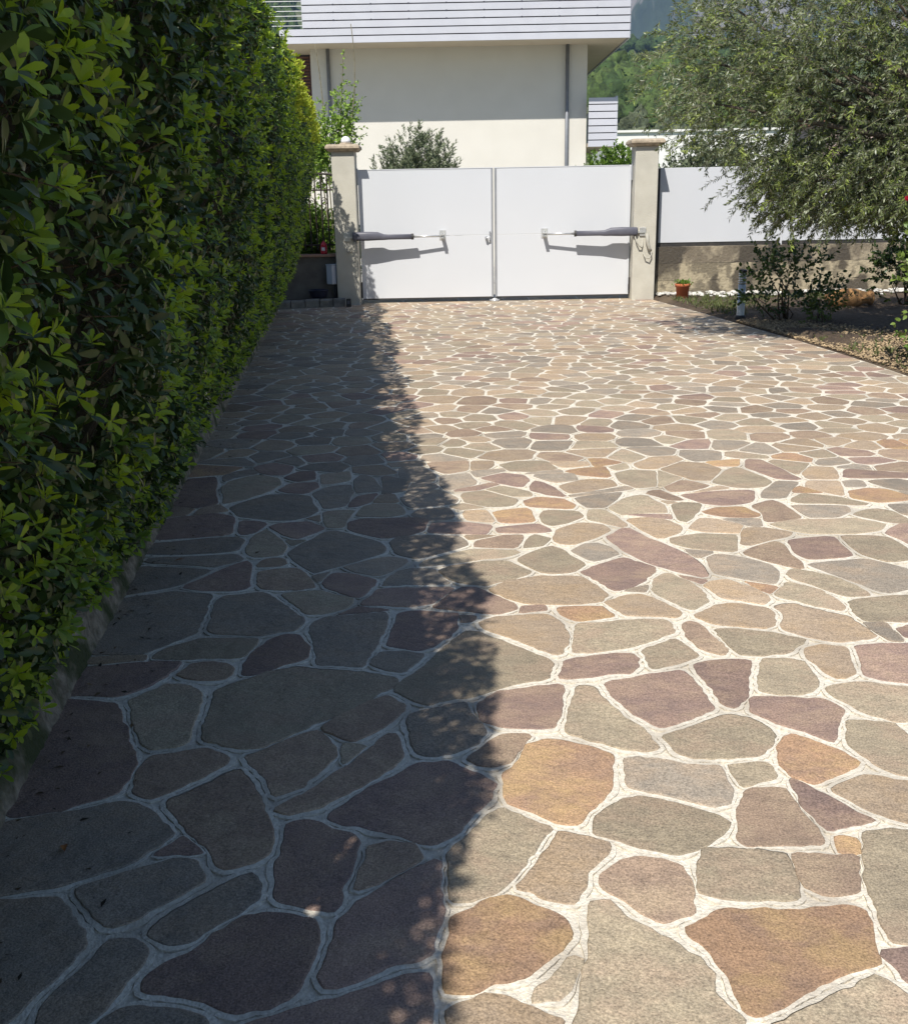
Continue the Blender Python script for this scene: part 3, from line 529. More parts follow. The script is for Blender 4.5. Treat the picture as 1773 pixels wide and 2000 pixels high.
# the rest of the paving: irregular stones laid around the ones above
seeds = []; cell = {}; SP = .37
def ok(s):
    i, j = int(s[0] / SP), int(s[1] / SP)
    for a in (-1, 0, 1):
        for b in (-1, 0, 1):
            for q in cell.get((i + a + 100, j + b + 100), ()):
                if (q[0] - s[0]) ** 2 + (q[1] - s[1]) ** 2 < (SP * s[2]) ** 2: return False
    return True
for _ in range(26000):
    y = rng.uniform(-1.2, 17.4); x = rng.uniform(kerb_x(y) + .05, edge_x(y) - .05); s = (x, y, rng.uniform(.42, 1.0))
    if not ok(s): continue
    d = np.linalg.norm(cents - np.array([x, y]), axis=1) - rads; bad = False
    for i in np.where(d < .1)[0]:
        if inside(polys[i][1], (x, y)) or near_poly(polys[i][1], np.array([x, y]))[1] < .038: bad = True; break
    if bad: continue
    seeds.append((x, y)); cell.setdefault((int(x / SP) + 100, int(y / SP) + 100), []).append(s)
seeds = np.array(seeds)
# stones tend to lie across or along: a mild local stretch makes long and short stones
for i, s in enumerate(seeds):
    b = .7; p = np.array([[s[0] - b, s[1] - b], [s[0] + b, s[1] - b], [s[0] + b, s[1] + b], [s[0] - b, s[1] + b]])
    gap = rng.uniform(.008, .013) if s[1] < 6 else rng.uniform(.012, .017); d = np.linalg.norm(seeds - s, axis=1)
    for j in np.argsort(d)[1:26]:
        if d[j] > 1.1: break
        v = seeds[j] - s; f = .5; n_ = v / d[j]
        p = clip(p, s + v * f - n_ * gap, n_)
        if p is None: break
    if p is None: continue
    dd = np.linalg.norm(cents - s, axis=1) - rads
    for j in np.where(dd < .6)[0]:
        q, dq = near_poly(polys[j][1], s)
        if dq < .62:
            n_ = (q - s) / dq; p = clip(p, q - n_ * .017, n_)
            if p is None: break
    if p is None: continue
    y = s[1]; p = clip(p, np.array([kerb_x(y) + .01, y]), np.array([-.995, -.1]))
    if p is None: continue
    e = (edge_x(y + .3) - edge_x(y - .3)) / .6; p = clip(p, np.array([edge_x(y) - .015, y]), np.array([1, -e]) / math.hypot(1, e))
    if p is None or abs(area(p)) < .0012: continue
    k = rng.choice(list('ooooggggttttpppbbr' if s[1] < 7 else 'oooooggggggtttttppbb'))
    polys.append((k, ccw(p)))

wob = lambda n, a: a * (np.convolve(np.tile(rng.normal(size=n), 3), [.25, .5, .25], 'same')[n:2 * n])
cV, cT, co = [], [], 0
order = []
for k, p in polys:
    c = p.mean(0); dist = math.hypot(c[0], c[1]); order.append(abs(area(p)) / max(dist, 1.2) ** 3 if c[1] > 1.2 and abs(c[0]) < .46 * c[1] + .3 else 0)
rank = np.argsort(-np.array(order)); picked = set(rank[:296].tolist())
fA, fB, fM = [], [], []; KEYS = list(SM)
outl = []
for i, (k, p) in enumerate(polys):
    c = p.mean(0); dist = math.hypot(*c); seg = .013 if dist < 4.5 else (.03 if dist < 7 else .09)
    q = chaikin(p, .07 if i < len(TRACED) or dist < 6 else .04); q = chaikin(q, .2) if dist < 6 else q
    q = resample(q, seg); m = len(q); q = q + normals(q) * ((.0055 if i < len(TRACED) else .0035) + wob(m, .0034) + np.convolve(np.tile(rng.normal(size=m), 3), np.hanning(11) / 5, 'same')[m:2 * m] * .004)[:, None]
    outl.append((k, c, dist, q))
OC = np.array([o[1] for o in outl])
def joint(i, k=14):                                  # distance from each outline point to the next stone
    q = outl[i][3]; nb = np.argsort(np.linalg.norm(OC - outl[i][1], axis=1))[1:k]
    B = np.concatenate([outl[j][3] for j in nb]); d = np.sqrt(((q[:, None] - B[None]) ** 2).sum(-1)).min(1); m = len(q)
    return np.convolve(np.tile(d, 3), np.ones(5) / 5, 'same')[m:2 * m]
for i in range(len(outl)):                           # the slabs were cut to fit: close up joints that are too wide
    k, c, dist, q = outl[i]
    if dist < 7.5:
        g = np.clip(joint(i) * .5 - rng.uniform(.0120, .0150), 0, .018); outl[i] = (k, c, dist, q + normals(q) * g[:, None])
for i, (k, c, dist, q) in enumerate(outl):
    m = len(q); nr = normals(q)
    top = rng.uniform(.0035, .0065) if dist < 7.5 else rng.uniform(-.0025, -.001); tx, ty = rng.normal(size=2) * (.005 if dist < 7.5 else .001)
    def zz(a, z): return z + (a[:, 0] - c[0]) * tx + (a[:, 1] - c[1]) * ty
    inn = q - nr * rng.uniform(.002, .005)
    V = np.concatenate([np.c_[q, np.full(m, -.006)], np.c_[q, zz(q, top - .0022)], np.c_[inn, zz(inn, top)]])
    F = [(a, (a + 1) % m, m + (a + 1) % m, m + a) for a in range(m)] + [(m + a, m + (a + 1) % m, 2 * m + (a + 1) % m, 2 * m + a) for a in range(m)] + [tuple(range(2 * m, 3 * m))]
    if i in picked:
        me = bpy.data.meshes.new('paving_stone'); me.from_pydata([(v[0] - c[0], v[1] - c[1], v[2]) for v in V], [], F); me.update()
        me.polygons.foreach_set('use_smooth', [True] * (2 * m) + [False])
        link('paving_stone', me, SM[k], drv, (c[0], c[1], 0))
    else:
        o = len(fA); fA += [tuple(v) for v in V]; fB += [tuple(a + o for a in f) for f in F]; fM += [KEYS.index(k)] * len(F)
    if dist < 7.5:                                 # pointing pressed against each stone; a tooled line is left along the middle of the joint
        d = joint(i); w = np.clip(d * .5 - .0018, .0012, .05); w += wob(m, .0008)
        w = np.where(d > .07, .03, w); z0 = rng.uniform(.0005, .002)
        out = q + nr * np.maximum(w, .001)[:, None]
        V2 = np.concatenate([np.c_[q, np.full(m, z0 + .0008)], np.c_[out, np.full(m, z0)], np.c_[out, np.full(m, -.0065)]])
        T2 = [(a, m + a, m + (a + 1) % m, (a + 1) % m) for a in range(m)] + [(m + a, 2 * m + a, 2 * m + (a + 1) % m, m + (a + 1) % m) for a in range(m)]
        cV.append(V2); cT.append(np.array(T2) + co); co += len(V2)
me = bpy.data.meshes.new('distant_paving'); me.from_pydata(fA, [], fB); me.update()
for k in KEYS: me.materials.append(SM[k])
me.polygons.foreach_set('material_index', fM)
tag(link('distant_paving', me, None, drv), kind='stuff')
tag(link('joint_mortar', npmesh('joint_mortar', np.concatenate(cV), np.concatenate(cT), False), M_mortar, drv), kind='stuff')

# kerb under the hedge
M_kerb = mat('old_kerb', (.36, .30, .22), (.18, .145, .10), 26, .95, .02, 45, c3=(.06, .068, .025), s3=5, lo3=.46, hi3=.60)
kb = MB(); N_ = 520
for i in range(N_):
    y = -2 + (16.3 + 2) * i / (N_ - 1); x = kerb_x(y); j = [random.uniform(-.012, .012) + .012 * math.sin(y * 7 + q * 2) * math.sin(y * 2.3 + q) for q in range(6)]
    kb.v += [(x + .02 + j[0] * .5, y, -.03), (x + j[1] * .6, y, .06), (x - .03 + j[2], y, .145 + j[3] * .8), (x - .15, y, .17 + j[4]), (x - .30, y, .15)]
for i in range(N_ - 1):
    for k in range(4): a = i * 5 + k; kb.f.append((a, a + 1, a + 6, a + 5))
tag(kb.build('kerb', M_kerb, smooth=True), kind='structure')
hb = MB().add([(kerb_x(y) - d, y, .135) for d in (.28, 2.6) for y in (-3, 16.4)], [(0, 1, 3, 2)])
tag(hb.build('hedge_bed', M_soil), kind='structure')

# ================================================================ hedge
M_old = leafmat('hedge_old_leaf', (.032, .066, .018), (.075, .125, .030), .36, .22, spec=.5)
M_new = leafmat('hedge_new_leaf', (.22, .34, .026), (.36, .48, .04), .42, .42, (.42, .60, .03), spec=.4)
M_mid = leafmat('hedge_mid_leaf', (.095, .18, .022), (.17, .27, .032), .40, .34, spec=.45)
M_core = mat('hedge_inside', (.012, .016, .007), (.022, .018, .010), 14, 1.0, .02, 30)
M_bark = mat('bark', (.12, .085, .055), (.06, .042, .028), 18, .95, .01, 60, stretch=(1, 1, .3))
hedge = empty('hedge', (-1.6, 7, .0), 'tall dense clipped evergreen hedge with bright green shoots along the stone driveway', 'hedge')
PZ, PX = [0, .1, .3, .6, 1.2, 2.0, 2.55, 2.75, 2.9, 3.0, 3.2], [-.20, -.05, .14, .41, .74, 1.0, 1.07, .98, .80, .54, 0.0]
def overhang(y): return np.interp(y, [-1.5, -.5, .4, 1.0, 2.0, 18], [.10, .14, .36, .56, .60, .64])
def bumpf(y, z): return .055 * np.sin(y * 2.3 + z * 1.1) * np.sin(z * 2.9 - y * .7) + .04 * np.sin(y * 5.1 + 2 * z) * np.sin(z * 4.3 + y * 1.9 + 1)
def face_x(y, z): return kerb_x(y) + overhang(y) * np.interp(z, PZ, PX) + bumpf(y, z)
def top_z(y): return 3.02 + .05 * np.sin(y * 1.7) + .04 * np.sin(y * 4.4 + 1) - np.interp(y, [-1.5, 0, 1], [.5, .25, 0])
Y0, Y1 = -1.5, 16.6
# solid dark core, added so neither view nor sun passes through the hedge
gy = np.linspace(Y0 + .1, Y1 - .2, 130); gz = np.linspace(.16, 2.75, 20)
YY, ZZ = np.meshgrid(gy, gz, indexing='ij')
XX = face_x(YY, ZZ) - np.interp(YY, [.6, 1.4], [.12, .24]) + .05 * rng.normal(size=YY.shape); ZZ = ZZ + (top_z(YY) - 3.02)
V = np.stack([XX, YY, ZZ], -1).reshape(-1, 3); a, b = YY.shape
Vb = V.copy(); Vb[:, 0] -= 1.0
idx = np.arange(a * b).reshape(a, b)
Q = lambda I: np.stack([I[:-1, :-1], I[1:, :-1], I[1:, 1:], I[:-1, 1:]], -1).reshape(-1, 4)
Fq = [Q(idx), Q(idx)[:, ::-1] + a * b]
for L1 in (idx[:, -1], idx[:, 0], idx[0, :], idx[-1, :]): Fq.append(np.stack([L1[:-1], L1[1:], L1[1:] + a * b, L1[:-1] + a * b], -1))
Fq = np.concatenate(Fq); Vc = np.concatenate([V, Vb]); fy = Vc[Fq].mean(1)[:, 1]; Fq = Fq[(fy > 1.1) | (rng.random(len(Fq)) > .22)]     # holes cut in the near end to let sun flecks through
core = link('inner_dark_core', npmesh('inner_dark_core', Vc - np.array(hedge.location), Fq), M_core, hedge)

def hedge_points(n, y0, y1, top=.16):
    y = rng.uniform(y0, y1, n); s = rng.uniform(0, 1, n); z = np.empty(n); x = np.empty(n); nr = np.zeros((n, 3))
    f = s > top
    z[f] = .10 + (top_z(y[f]) - .10) * rng.uniform(0, 1, f.sum()); x[f] = face_x(y[f], z[f])
    nr[f] = unit(np.stack([np.ones(f.sum()), np.zeros(f.sum()), .15 + np.clip((z[f] - 2.5) * 3, 0, 1.5)], 1))
    t = ~f; x[t] = face_x(y[t], 3.0) - rng.uniform(0, 1.3, t.sum()); z[t] = top_z(y[t]) + .03 * rng.normal(size=t.sum()); nr[t] = (.1, 0, 1)
    return np.stack([x, y, z], 1), nr
def hedge_old(y0, y1, dens, tpl, big=1.0):
    n = int((y1 - y0) * 3.6 * dens); P, nr = hedge_points(n, y0, y1)
    dep = np.abs(rng.normal(size=(n, 1))) * .10 + .01; P = P - nr * dep
    ax = unit(nr * .35 + rng.normal(size=(n, 3)) * .75 + np.array([0, 0, -.12])); no = unit(nr * .8 + rng.normal(size=(n, 3)) * .55 + np.array([0, 0, .35]))
    return leaves(P, ax, no, rng.uniform(.034, .060, n) * big, tpl)
def rosettes(y0, y1, dens, tpl, big=1.0, k=(5, 9), out=.03):
    n = int((y1 - y0) * 3.6 * dens); P, nr = hedge_points(n, y0, y1, .2)
    keep = .5 + .5 * np.sin(P[:, 1] * 3.3 + P[:, 2] * 2.2) * np.sin(P[:, 2] * 3.7 - P[:, 1] * 1.3) + rng.normal(size=n) * .28 > .38
    P, nr = P[keep], nr[keep]; n = len(P)
    P = P + nr * rng.uniform(-.035, out, (n, 1)); A = unit(nr * .75 + rng.normal(size=(n, 3)) * .33 + np.array([.0, -.1, .42]))
    pos, ax, no, sz = [], [], [], []
    for i in range(n):
        m = rng.integers(*k); u = unit(np.cross(A[i], rng.normal(size=3))); w = np.cross(A[i], u); ph = rng.uniform(0, 6.28); L = rng.uniform(.034, .060) * big
        for j in range(m):
            th = ph + j * 2.4; tl = R(22 + 50 * (1 - j / m) + rng.normal() * 7); rad = u * math.cos(th) + w * math.sin(th)
            d = A[i] * math.cos(tl) + rad * math.sin(tl)
            pos.append(P[i] + A[i] * (.012 * j / m - .01)); ax.append(d); no.append(A[i] * math.sin(tl) - rad * math.cos(tl)); sz.append(L * rng.uniform(.65, 1.05) * (.75 + .25 * (1 - j / m)))
    return np.array(pos), np.array(ax), np.array(no), np.array(sz)
foliage('foliage', [hedge_old(1.0, 4.6, 1900, OBO_HI), hedge_old(4.6, Y1, 1080, OBO_LO, 1.05), hedge_old(Y0, 1.0, 1900, OBO_LO, 1.2)], M_old, hedge, 'stuff')
mid = rosettes(1.0, 4.6, 110, OBO_HI, 1.0, out=.0); mid2 = rosettes(4.6, Y1, 100, OBO_LO, 1.0, out=.0)
foliage('young_foliage', [leaves(*mid, OBO_HI), leaves(*mid2, OBO_LO)], M_mid, hedge, 'stuff')
n1 = rosettes(1.0, 4.6, 120, OBO_HI); n2 = rosettes(4.6, Y1, 125, OBO_LO, 1.05); n3 = rosettes(Y0, 1.0, 40, OBO_LO)
# the shoot leaves that show largest are single leaves
P = n1[0]; dz = P[:, 2] - 1.6; vis = (np.abs(P[:, 0] / P[:, 1]) < .46) & (P[:, 1] > 1.2)
sc = np.where(vis, n1[3] / np.linalg.norm(P - np.array([0, 0, 1.6]), axis=1), 0); big = np.argsort(-sc)[:290]
msk = np.ones(len(P), bool); msk[big] = False
tm = npmesh('leaf', *OBO_HI); tm.materials.append(M_new)
for i in big:
    yv = unit(n1[1][i]); xv = unit(np.cross(yv, n1[2][i])); zv = np.cross(xv, yv); s = float(n1[3][i]); l = P[i] - np.array(hedge.location)
    o = bpy.data.objects.new('leaf', tm); COL.objects.link(o); o.parent = hedge
    o.matrix_local = Matrix(((xv[0] * s, yv[0] * s, zv[0] * s, l[0]), (xv[1] * s, yv[1] * s, zv[1] * s, l[1]), (xv[2] * s, yv[2] * s, zv[2] * s, l[2]), (0, 0, 0, 1)))
foliage('new_growth', [leaves(n1[0][msk], n1[1][msk], n1[2][msk], n1[3][msk], OBO_HI), leaves(*n2, OBO_LO), leaves(*n3, OBO_LO)], M_new, hedge, 'stuff')
M_sun_tint = leafmat('hedge_sun_tint_leaf', (.26, .34, .03), (.42, .46, .05), .45, .45, (.50, .55, .04))  # sunlight on the far top shoots is put into this yellow leaf colour
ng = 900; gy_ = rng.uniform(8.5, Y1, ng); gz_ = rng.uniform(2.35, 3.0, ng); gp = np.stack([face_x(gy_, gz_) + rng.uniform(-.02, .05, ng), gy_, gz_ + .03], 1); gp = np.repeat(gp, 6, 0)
foliage('sun_tint_growth', [leaves(gp, rdir(len(gp), (.7, -.3, .7), .6), rdir(len(gp), (.2, -.5, .6), .6), rng.uniform(.035, .065, len(gp)), OBO_LO)], M_sun_tint, hedge, 'stuff')
for y in np.arange(-1, 16.3, .55):
    x = kerb_x(y) - .33; mb = MB(); mb.tube([(x, y, .05), (x + .03, y + .05, .6), (x + .1, y - .03, 1.4)], [.028, .022, .012], 6)
    child(mb, 'stem', M_bark, hedge, True)
tw = MB()
for _ in range(420):                                     # bare twig ends between the leaves
    y = rng.uniform(1.1, 7); z = rng.uniform(.12, 2.6); x = float(face_x(y, z)) - .16
    d = rdir(1, (1.1, -.1, .35), .55)[0] * rng.uniform(.1, .2); p = np.array([x, y, z]); tw.tube([p, p + d * .5 + rng.normal(size=3) * .01, p + d], [.0032, .0025, .0012], 4, False)
tag(child(tw, 'twig', M_bark, hedge, True), kind='stuff')

# ================================================================ gate, pillars, openers
M_plaster = mat('pillar_plaster', (.54, .515, .44), (.48, .455, .385), 5, .9, .004, 60, c3=(.44, .42, .36), s3=1.6, lo3=.52, hi3=.75)
M_cap = mat('cap_stone', (.46, .38, .28), (.28, .23, .17), 14, .9, .008, 60)
M_gate = mat('gate_paint', (.60, .615, .64), (.585, .60, .625), 1.2, .45, .0006, 8, spec=.4)
M_alu = mat('gate_edge', (.42, .43, .45), (.36, .37, .39), 8, .4, metal=.5)
M_dark = mat('dark_metal', (.03, .03, .032), (.05, .045, .04), 30, .55)
M_steel = mat('bright_steel', (.72, .72, .70), (.62, .62, .62), 20, .3, metal=.6)
M_opener = mat('opener_plastic', (.115, .115, .14), (.10, .10, .125), 10, .45)
M_cable = mat('cable_sheath', (.42, .40, .34), (.36, .34, .29), 20, .6)

def pillar(x0, x1, y0, y1, h, label):
    root = empty('gate_pillar', ((x0 + x1) / 2, (y0 + y1) / 2, 0), label, 'pillar', 'gate pillars')
    child(MB().box(((x0 + x1) / 2, (y0 + y1) / 2, h / 2 - .03), (x1 - x0, y1 - y0, h + .06), bev=.008), 'shaft', M_plaster, root)
    cx, cy, w, d = (x0 + x1) / 2, (y0 + y1) / 2, (x1 - x0) / 2 + .085, (y1 - y0) / 2 + .085
    c = MB(); rings = [(w - .05, d - .05, h), (w, d, h + .045), (w - .004, d - .004, h + .075), (w - .03, d - .03, h + .105)]
    for a, b, z in rings: c.v += [(cx - a, cy - b, z), (cx + a, cy - b, z), (cx + a, cy + b, z), (cx - a, cy + b, z)]
    c.f = [(3, 2, 1, 0), (12, 13, 14, 15)] + [(r * 4 + k, r * 4 + (k + 1) % 4, r * 4 + 4 + (k + 1) % 4, r * 4 + 4 + k) for r in range(3) for k in range(4)]
    child(c, 'cap', M_cap, root); return root
pillar(-1.80, -1.44, 17.16, 17.56, 2.34, 'cream plastered gate pillar with a small lamp on its cap')
pillar(2.92, 3.28, 17.16, 17.56, 2.34, 'cream plastered gate pillar beside the white panel fence')

def leaf_gate(xh, xm, label):
    s = 1 if xm > xh else -1; x0, x1 = min(xh, xm), max(xh, xm); Y = 17.42
    root = empty('gate_leaf', (xh, Y, 0), label, 'gate', 'gate leaves')
    for z0, z1 in ((.07, 1.042), (1.046, 2.06)):
        child(MB().box(((x0 + x1) / 2, Y, (z0 + z1) / 2), (x1 - x0 - .06, .04, z1 - z0), bev=.003), 'panel', M_gate, root)
    child(MB().box((xm - s * .017, Y - .004, 1.065), (.03, .06, 2.0), bev=.003), 'meeting_edge', M_alu, root)
    child(MB().box((xh + s * .016, Y - .003, 1.065), (.028, .056, 1.995), bev=.003), 'hinge_edge', M_gate, root)
    child(MB().box(((x0 + x1) / 2, Y, 2.067), (x1 - x0, .05, .012)), 'top_rail', M_gate, root)
    child(MB().box(((x0 + x1) / 2, Y + .002, .060), (x1 - x0 - .01, .034, .018)), 'bottom_rail', M_dark, root)
    for z in (.18, 1.93):
        hb_ = MB().box((xh - s * .03, Y - .05, z), (.075, .05, .10), bev=.006); hb_.tube([(xh - s * .005, Y - .07, z - .09), (xh - s * .005, Y - .07, z + .16)], .016, 10)
        child(hb_, 'hinge', M_alu if z > 1 else M_dark, root)
    return root
gl = leaf_gate(-1.42, .715, 'light grey sheet metal gate leaf hinged on the pillar that carries the lamp')
gr = leaf_gate(2.90, .735, 'light grey sheet metal gate leaf hinged on the pillar beside the white fence')
hd = MB().tube([(.60, 17.385, 1.0), (.60, 17.33, 1.0)], .022, 12); hd.box((.66, 17.385, 1.02), (.022, .02, .16), bev=.004); hd.tube([(.60, 17.335, 1.0), (.655, 17.335, 1.01)], .009, 8)
child(hd, 'latch', M_alu, gl)
st = empty('gate_stop', (.725, 17.30, 0), 'small pale ground stop where the two gate leaves meet', 'gate stop')
child(MB().lathe([(.06, -.01), (.058, .02), (.04, .045), (.012, .055)], (.725, 17.30, 0), 16), 'dome', M_steel, st, True)
child(MB().box((.725, 17.36, .014), (.16, .05, .03), bev=.006), 'base_plate', M_alu, st)

def opener(xp, xm, xb, s, label, zc=1.045):
    """xp pillar end, xm end of housing, xb bracket on the gate leaf"""
    root = empty('gate_opener', (xp, 17.2, zc), label, 'gate opener', 'gate openers')
    L = abs(xm - xp); b = MB(); n = 16; prof = [(0, .052, .058), (.02, .062, .066), (.25, .064, .070), (.42, .058, .064), (.52, .046, .046), (.60, .042, .040), (1.0, .042, .040)]
    for t, ry, rz in prof:
        for k in range(n):
            a = 2 * math.pi * k / n; ca, sa = math.cos(a), math.sin(a); e = .6
            b.v.append((xp + s * L * t, 17.16 + ry * math.copysign(abs(ca) ** e, ca) + .05 * t, zc + rz * math.copysign(abs(sa) ** e, sa) + (.018 if t < .45 else 0)))
    for r in range(len(prof) - 1):
        for k in range(n):
            q = r * n + k; w = r * n + (k + 1) % n; b.f.append((q, w, w + n, q + n))
    b.f += [tuple(range(n - 1, -1, -1)), tuple((len(prof) - 1) * n + k for k in range(n))]
    child(b, 'housing', M_opener, root, True)
    child(MB().tube([(xm - s * .025, 17.206, zc), (xm + s * .012, 17.21, zc)], .047, 16), 'end_collar', M_dark, root)
    child(MB().tube([(xm, 17.21, zc), (xb - s * .02, 17.25, zc)], .018, 12), 'piston_rod', M_steel, root, True)
    k = MB().box((xb, 17.31, zc + .015), (.05, .18, .012)); k.box((xb, 17.31, zc - .03), (.05, .18, .012)); k.box((xb, 17.397, zc + .01), (.10, .012, .15), bev=.003); k.tube([(xb, 17.25, zc - .05), (xb, 17.25, zc + .05)], .012, 8)
    child(k, 'gate_bracket', M_steel, root)
    k = MB().box((xp - s * .05, 17.15, zc + .005), (.13, .05, .025)); k.box((xp - s * .085, 17.149, zc + .01), (.10, .02, .13), bev=.003)
    child(k, 'pillar_bracket', M_steel, root)
    c = MB(); x = xp + s * .04
    c.tube([(x, 17.14, zc - .05), (x - s * .02, 17.11, zc - .13), (x - s * .06, 17.10, zc - .20), (x - s * .11, 17.12, zc - .23), (x - s * .13, 17.15, zc - .20), (x - s * .13, 17.165, zc - .10)], .010, 8)
    child(c, 'cable', M_cable, root, True)
    child(MB().box((x, 17.15, zc - .07), (.03, .03, .035), bev=.005), 'cable_gland', M_dark, root)
    return root
opener(-1.52, -.57, -.10, 1, 'dark gate opener arm mounted on the pillar that carries the lamp')
opener(2.98, 2.0, 1.53, -1, 'dark gate opener arm mounted on the pillar beside the white fence')
jb = empty('junction_tube', (3.16, 17.14, .8), 'cream conduit elbow on the pillar beside the white fence', 'conduit')
child(MB().tube([(3.13, 17.135, 1.03), (3.14, 17.125, .90), (3.17, 17.12, .80), (3.20, 17.125, .76)], [.03, .03, .028, .02], 10), 'elbow', M_cable, jb, True)
child(MB().tube([(3.20, 17.125, .77), (3.205, 17.11, .70), (3.17, 17.10, .645), (3.11, 17.11, .66), (3.085, 17.15, .72)], .010, 8), 'cable_loop', M_cable, jb, True)
lp = empty('pillar_lamp', (-1.58, 17.36, 2.445), 'small white domed warning lamp on top of a gate pillar', 'lamp')
M_white = mat('white_plastic', (.78, .78, .80), (.74, .74, .77), 10, .4)
child(MB().lathe([(.10, .0), (.105, .015), (.09, .03)], (-1.58, 17.36, 2.445), 20), 'base', M_cap, lp, True)
child(MB().lathe([(.075, .03), (.076, .06), (.066, .095), (.04, .12), (.01, .128)], (-1.58, 17.36, 2.445), 20), 'dome', M_white, lp, True)

# ================================================================ wall and white panel fence on the garden side
M_conc = mat('stained_concrete', (.40, .34, .235), (.20, .17, .12), 6, .95, .016, 30, c3=(.095, .08, .06), s3=2.2, lo3=.53, hi3=.59, detail=12, lo=.46, hi=.56, stretch=(1, 1, .9))
M_conc2 = mat('weathered_concrete', (.33, .28, .20), (.18, .15, .11), 6, .95, .016, 30, c3=(.08, .068, .053), s3=2.2, lo3=.44, hi3=.52, detail=12, lo=.42, hi=.58, stretch=(1, 1, .8))
M_fence = mat('fence_panel_paint', (.59, .605, .635), (.57, .585, .615), 1.0, .45, spec=.4)
gw = empty('garden_wall', (6, 17.6, 0), 'low weathered concrete wall with dark stains below the white panels', 'wall')
for z0, z1, dy in ((-.05, .2656, .0), (.266, .5376, .0), (.538, .80, .0)):
    for x0, x1 in ((3.36, 6.9), (6.903, 10.5)):
        mb = MB(); nx = 40
        for i in range(nx + 1):
            x = x0 + (x1 - x0) * i / nx
            for z in (z0, z1): mb.v.append((x, 17.5 + dy + random.uniform(-.006, .006), z + (random.uniform(-.006, 0) if z == z1 else 0)))
            mb.v += [(x, 17.72, z0), (x, 17.72, z1)]
        for i in range(nx):
            a = i * 4; b = a + 4; mb.f += [(a, b, b + 1, a + 1), (a + 1, b + 1, b + 3, a + 3)]
        mb.f += [(0, 1, 3, 2), (nx * 4, nx * 4 + 2, nx * 4 + 3, nx * 4 + 1)]
        child(mb, 'wall_course', M_conc2 if z0 > .5 else M_conc, gw)
fn = empty('panel_fence', (6, 17.6, .8), 'white metal panel fence standing on the stained concrete wall', 'fence')
for x0, x1 in ((3.40, 5.38), (5.42, 7.4), (7.44, 9.5)):
    child(MB().box(((x0 + x1) / 2, 17.62, 1.44), (x1 - x0, .03, 1.16), bev=.003), 'panel', M_fence, fn)
    child(MB().box(((x0 + x1) / 2, 17.625, .83), (x1 - x0, .02, .055)), 'bottom_rail', M_dark, fn)
for x in (3.375, 5.40, 7.42, 9.52): child(MB().box((x, 17.645, 1.40), (.05, .05, 1.24), bev=.004), 'post', M_dark if x < 3.5 else M_fence, fn)
pp = empty('corner_post', (3.335, 17.6, 0), 'slim dark steel post between the gate pillar and the concrete wall', 'post')
child(MB().box((3.325, 17.60, 1.0), (.045, .05, 2.04), bev=.004), 'shaft', M_dark, pp); child(MB().box((3.325, 17.60, 2.03), (.055, .06, .02)), 'cap', M_dark, pp)

# ================================================================ low wall, railing and small things by the hedge end
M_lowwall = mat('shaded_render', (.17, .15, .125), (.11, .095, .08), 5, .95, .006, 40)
M_tile = mat('terracotta_coping', (.42, .25, .17), (.35, .20, .14), 9, .85, .004, 50)
lw = empty('low_wall', (-2.4, 17.5, 0), 'low dark rendered wall with terracotta coping behind the grey cabinet', 'wall')
child(MB().box((-2.42, 17.52, .36), (1.22, .22, .78)), 'body', M_lowwall, lw); child(MB().box((-2.41, 17.52, .768), (1.22, .30, .04), bev=.006), 'coping', M_tile, lw)
M_iron = mat('wrought_iron', (.02, .017, .015), (.045, .03, .022), 25, .6)
ir = empty('iron_railing', (-2.4, 17.52, .79), 'black wrought iron railing with scrolls on the low wall', 'railing')
def topcurve(x): return 1.97 + .07 * math.sin((x + 3.0) * 2.2)
xs = np.linspace(-3.0, -1.83, 13)
child(MB().tube([(x, 17.52, topcurve(x)) for x in np.linspace(-3.0, -1.81, 20)], .016, 6), 'top_rail', M_iron, ir, True)
for z in (1.78, .93): child(MB().tube([(-3.0, 17.52, z), (-1.81, 17.52, z)], .013, 6), 'rail', M_iron, ir)
for x in xs: child(MB().tube([(x, 17.52, .85), (x, 17.52, topcurve(x) - .01)], .013, 6), 'bar', M_iron, ir)
for x in (-1.98, -2.18, -2.48, -2.78):
    pts = [(x + (.02 + .035 * t) * math.cos(t * 9), 17.50, 1.60 + (.02 + .05 * t) * math.sin(t * 9)) for t in np.linspace(0, 1, 22)]
    child(MB().tube(pts, .007, 5), 'scroll', M_iron, ir, True)
M_cab = mat('cabinet_grey', (.42, .45, .50), (.40, .43, .48), 6, .5)
cb = empty('meter_cabinet', (-1.86, 17.30, .0), 'small blue grey control cabinet on a stem before the low wall', 'cabinet')
mb = MB().box((-1.84, 17.28, .475), (.24, .15, .30), rz=.75, bev=.01); child(mb, 'housing', M_cab, cb)
child(MB().box((-1.84, 17.28, .63), (.25, .16, .015), rz=.75, bev=.004), 'lid', M_cab, cb)
child(MB().tube([(-1.84, 17.30, .0), (-1.84, 17.30, .33)], .03, 10), 'stem', M_dark, cb); child(MB().box((-1.84, 17.30, .09), (.12, .12, .03)), 'foot', M_dark, cb)
M_red = mat('red_glass', (.55, .03, .05), (.42, .02, .04), 9, .25, spec=.6)
rl = empty('red_lantern', (-2.02, 17.45, .79), 'small red candle lantern standing on the terracotta coping', 'lantern')
child(MB().lathe([(.045, 0), (.055, .02), (.058, .11), (.05, .13)], (-2.02, 17.45, .789), 14), 'glass', M_red, rl, True)
child(MB().lathe([(.055, .13), (.05, .15), (.03, .18), (.008, .21)], (-2.02, 17.45, .789), 14), 'lid', M_red, rl, True)
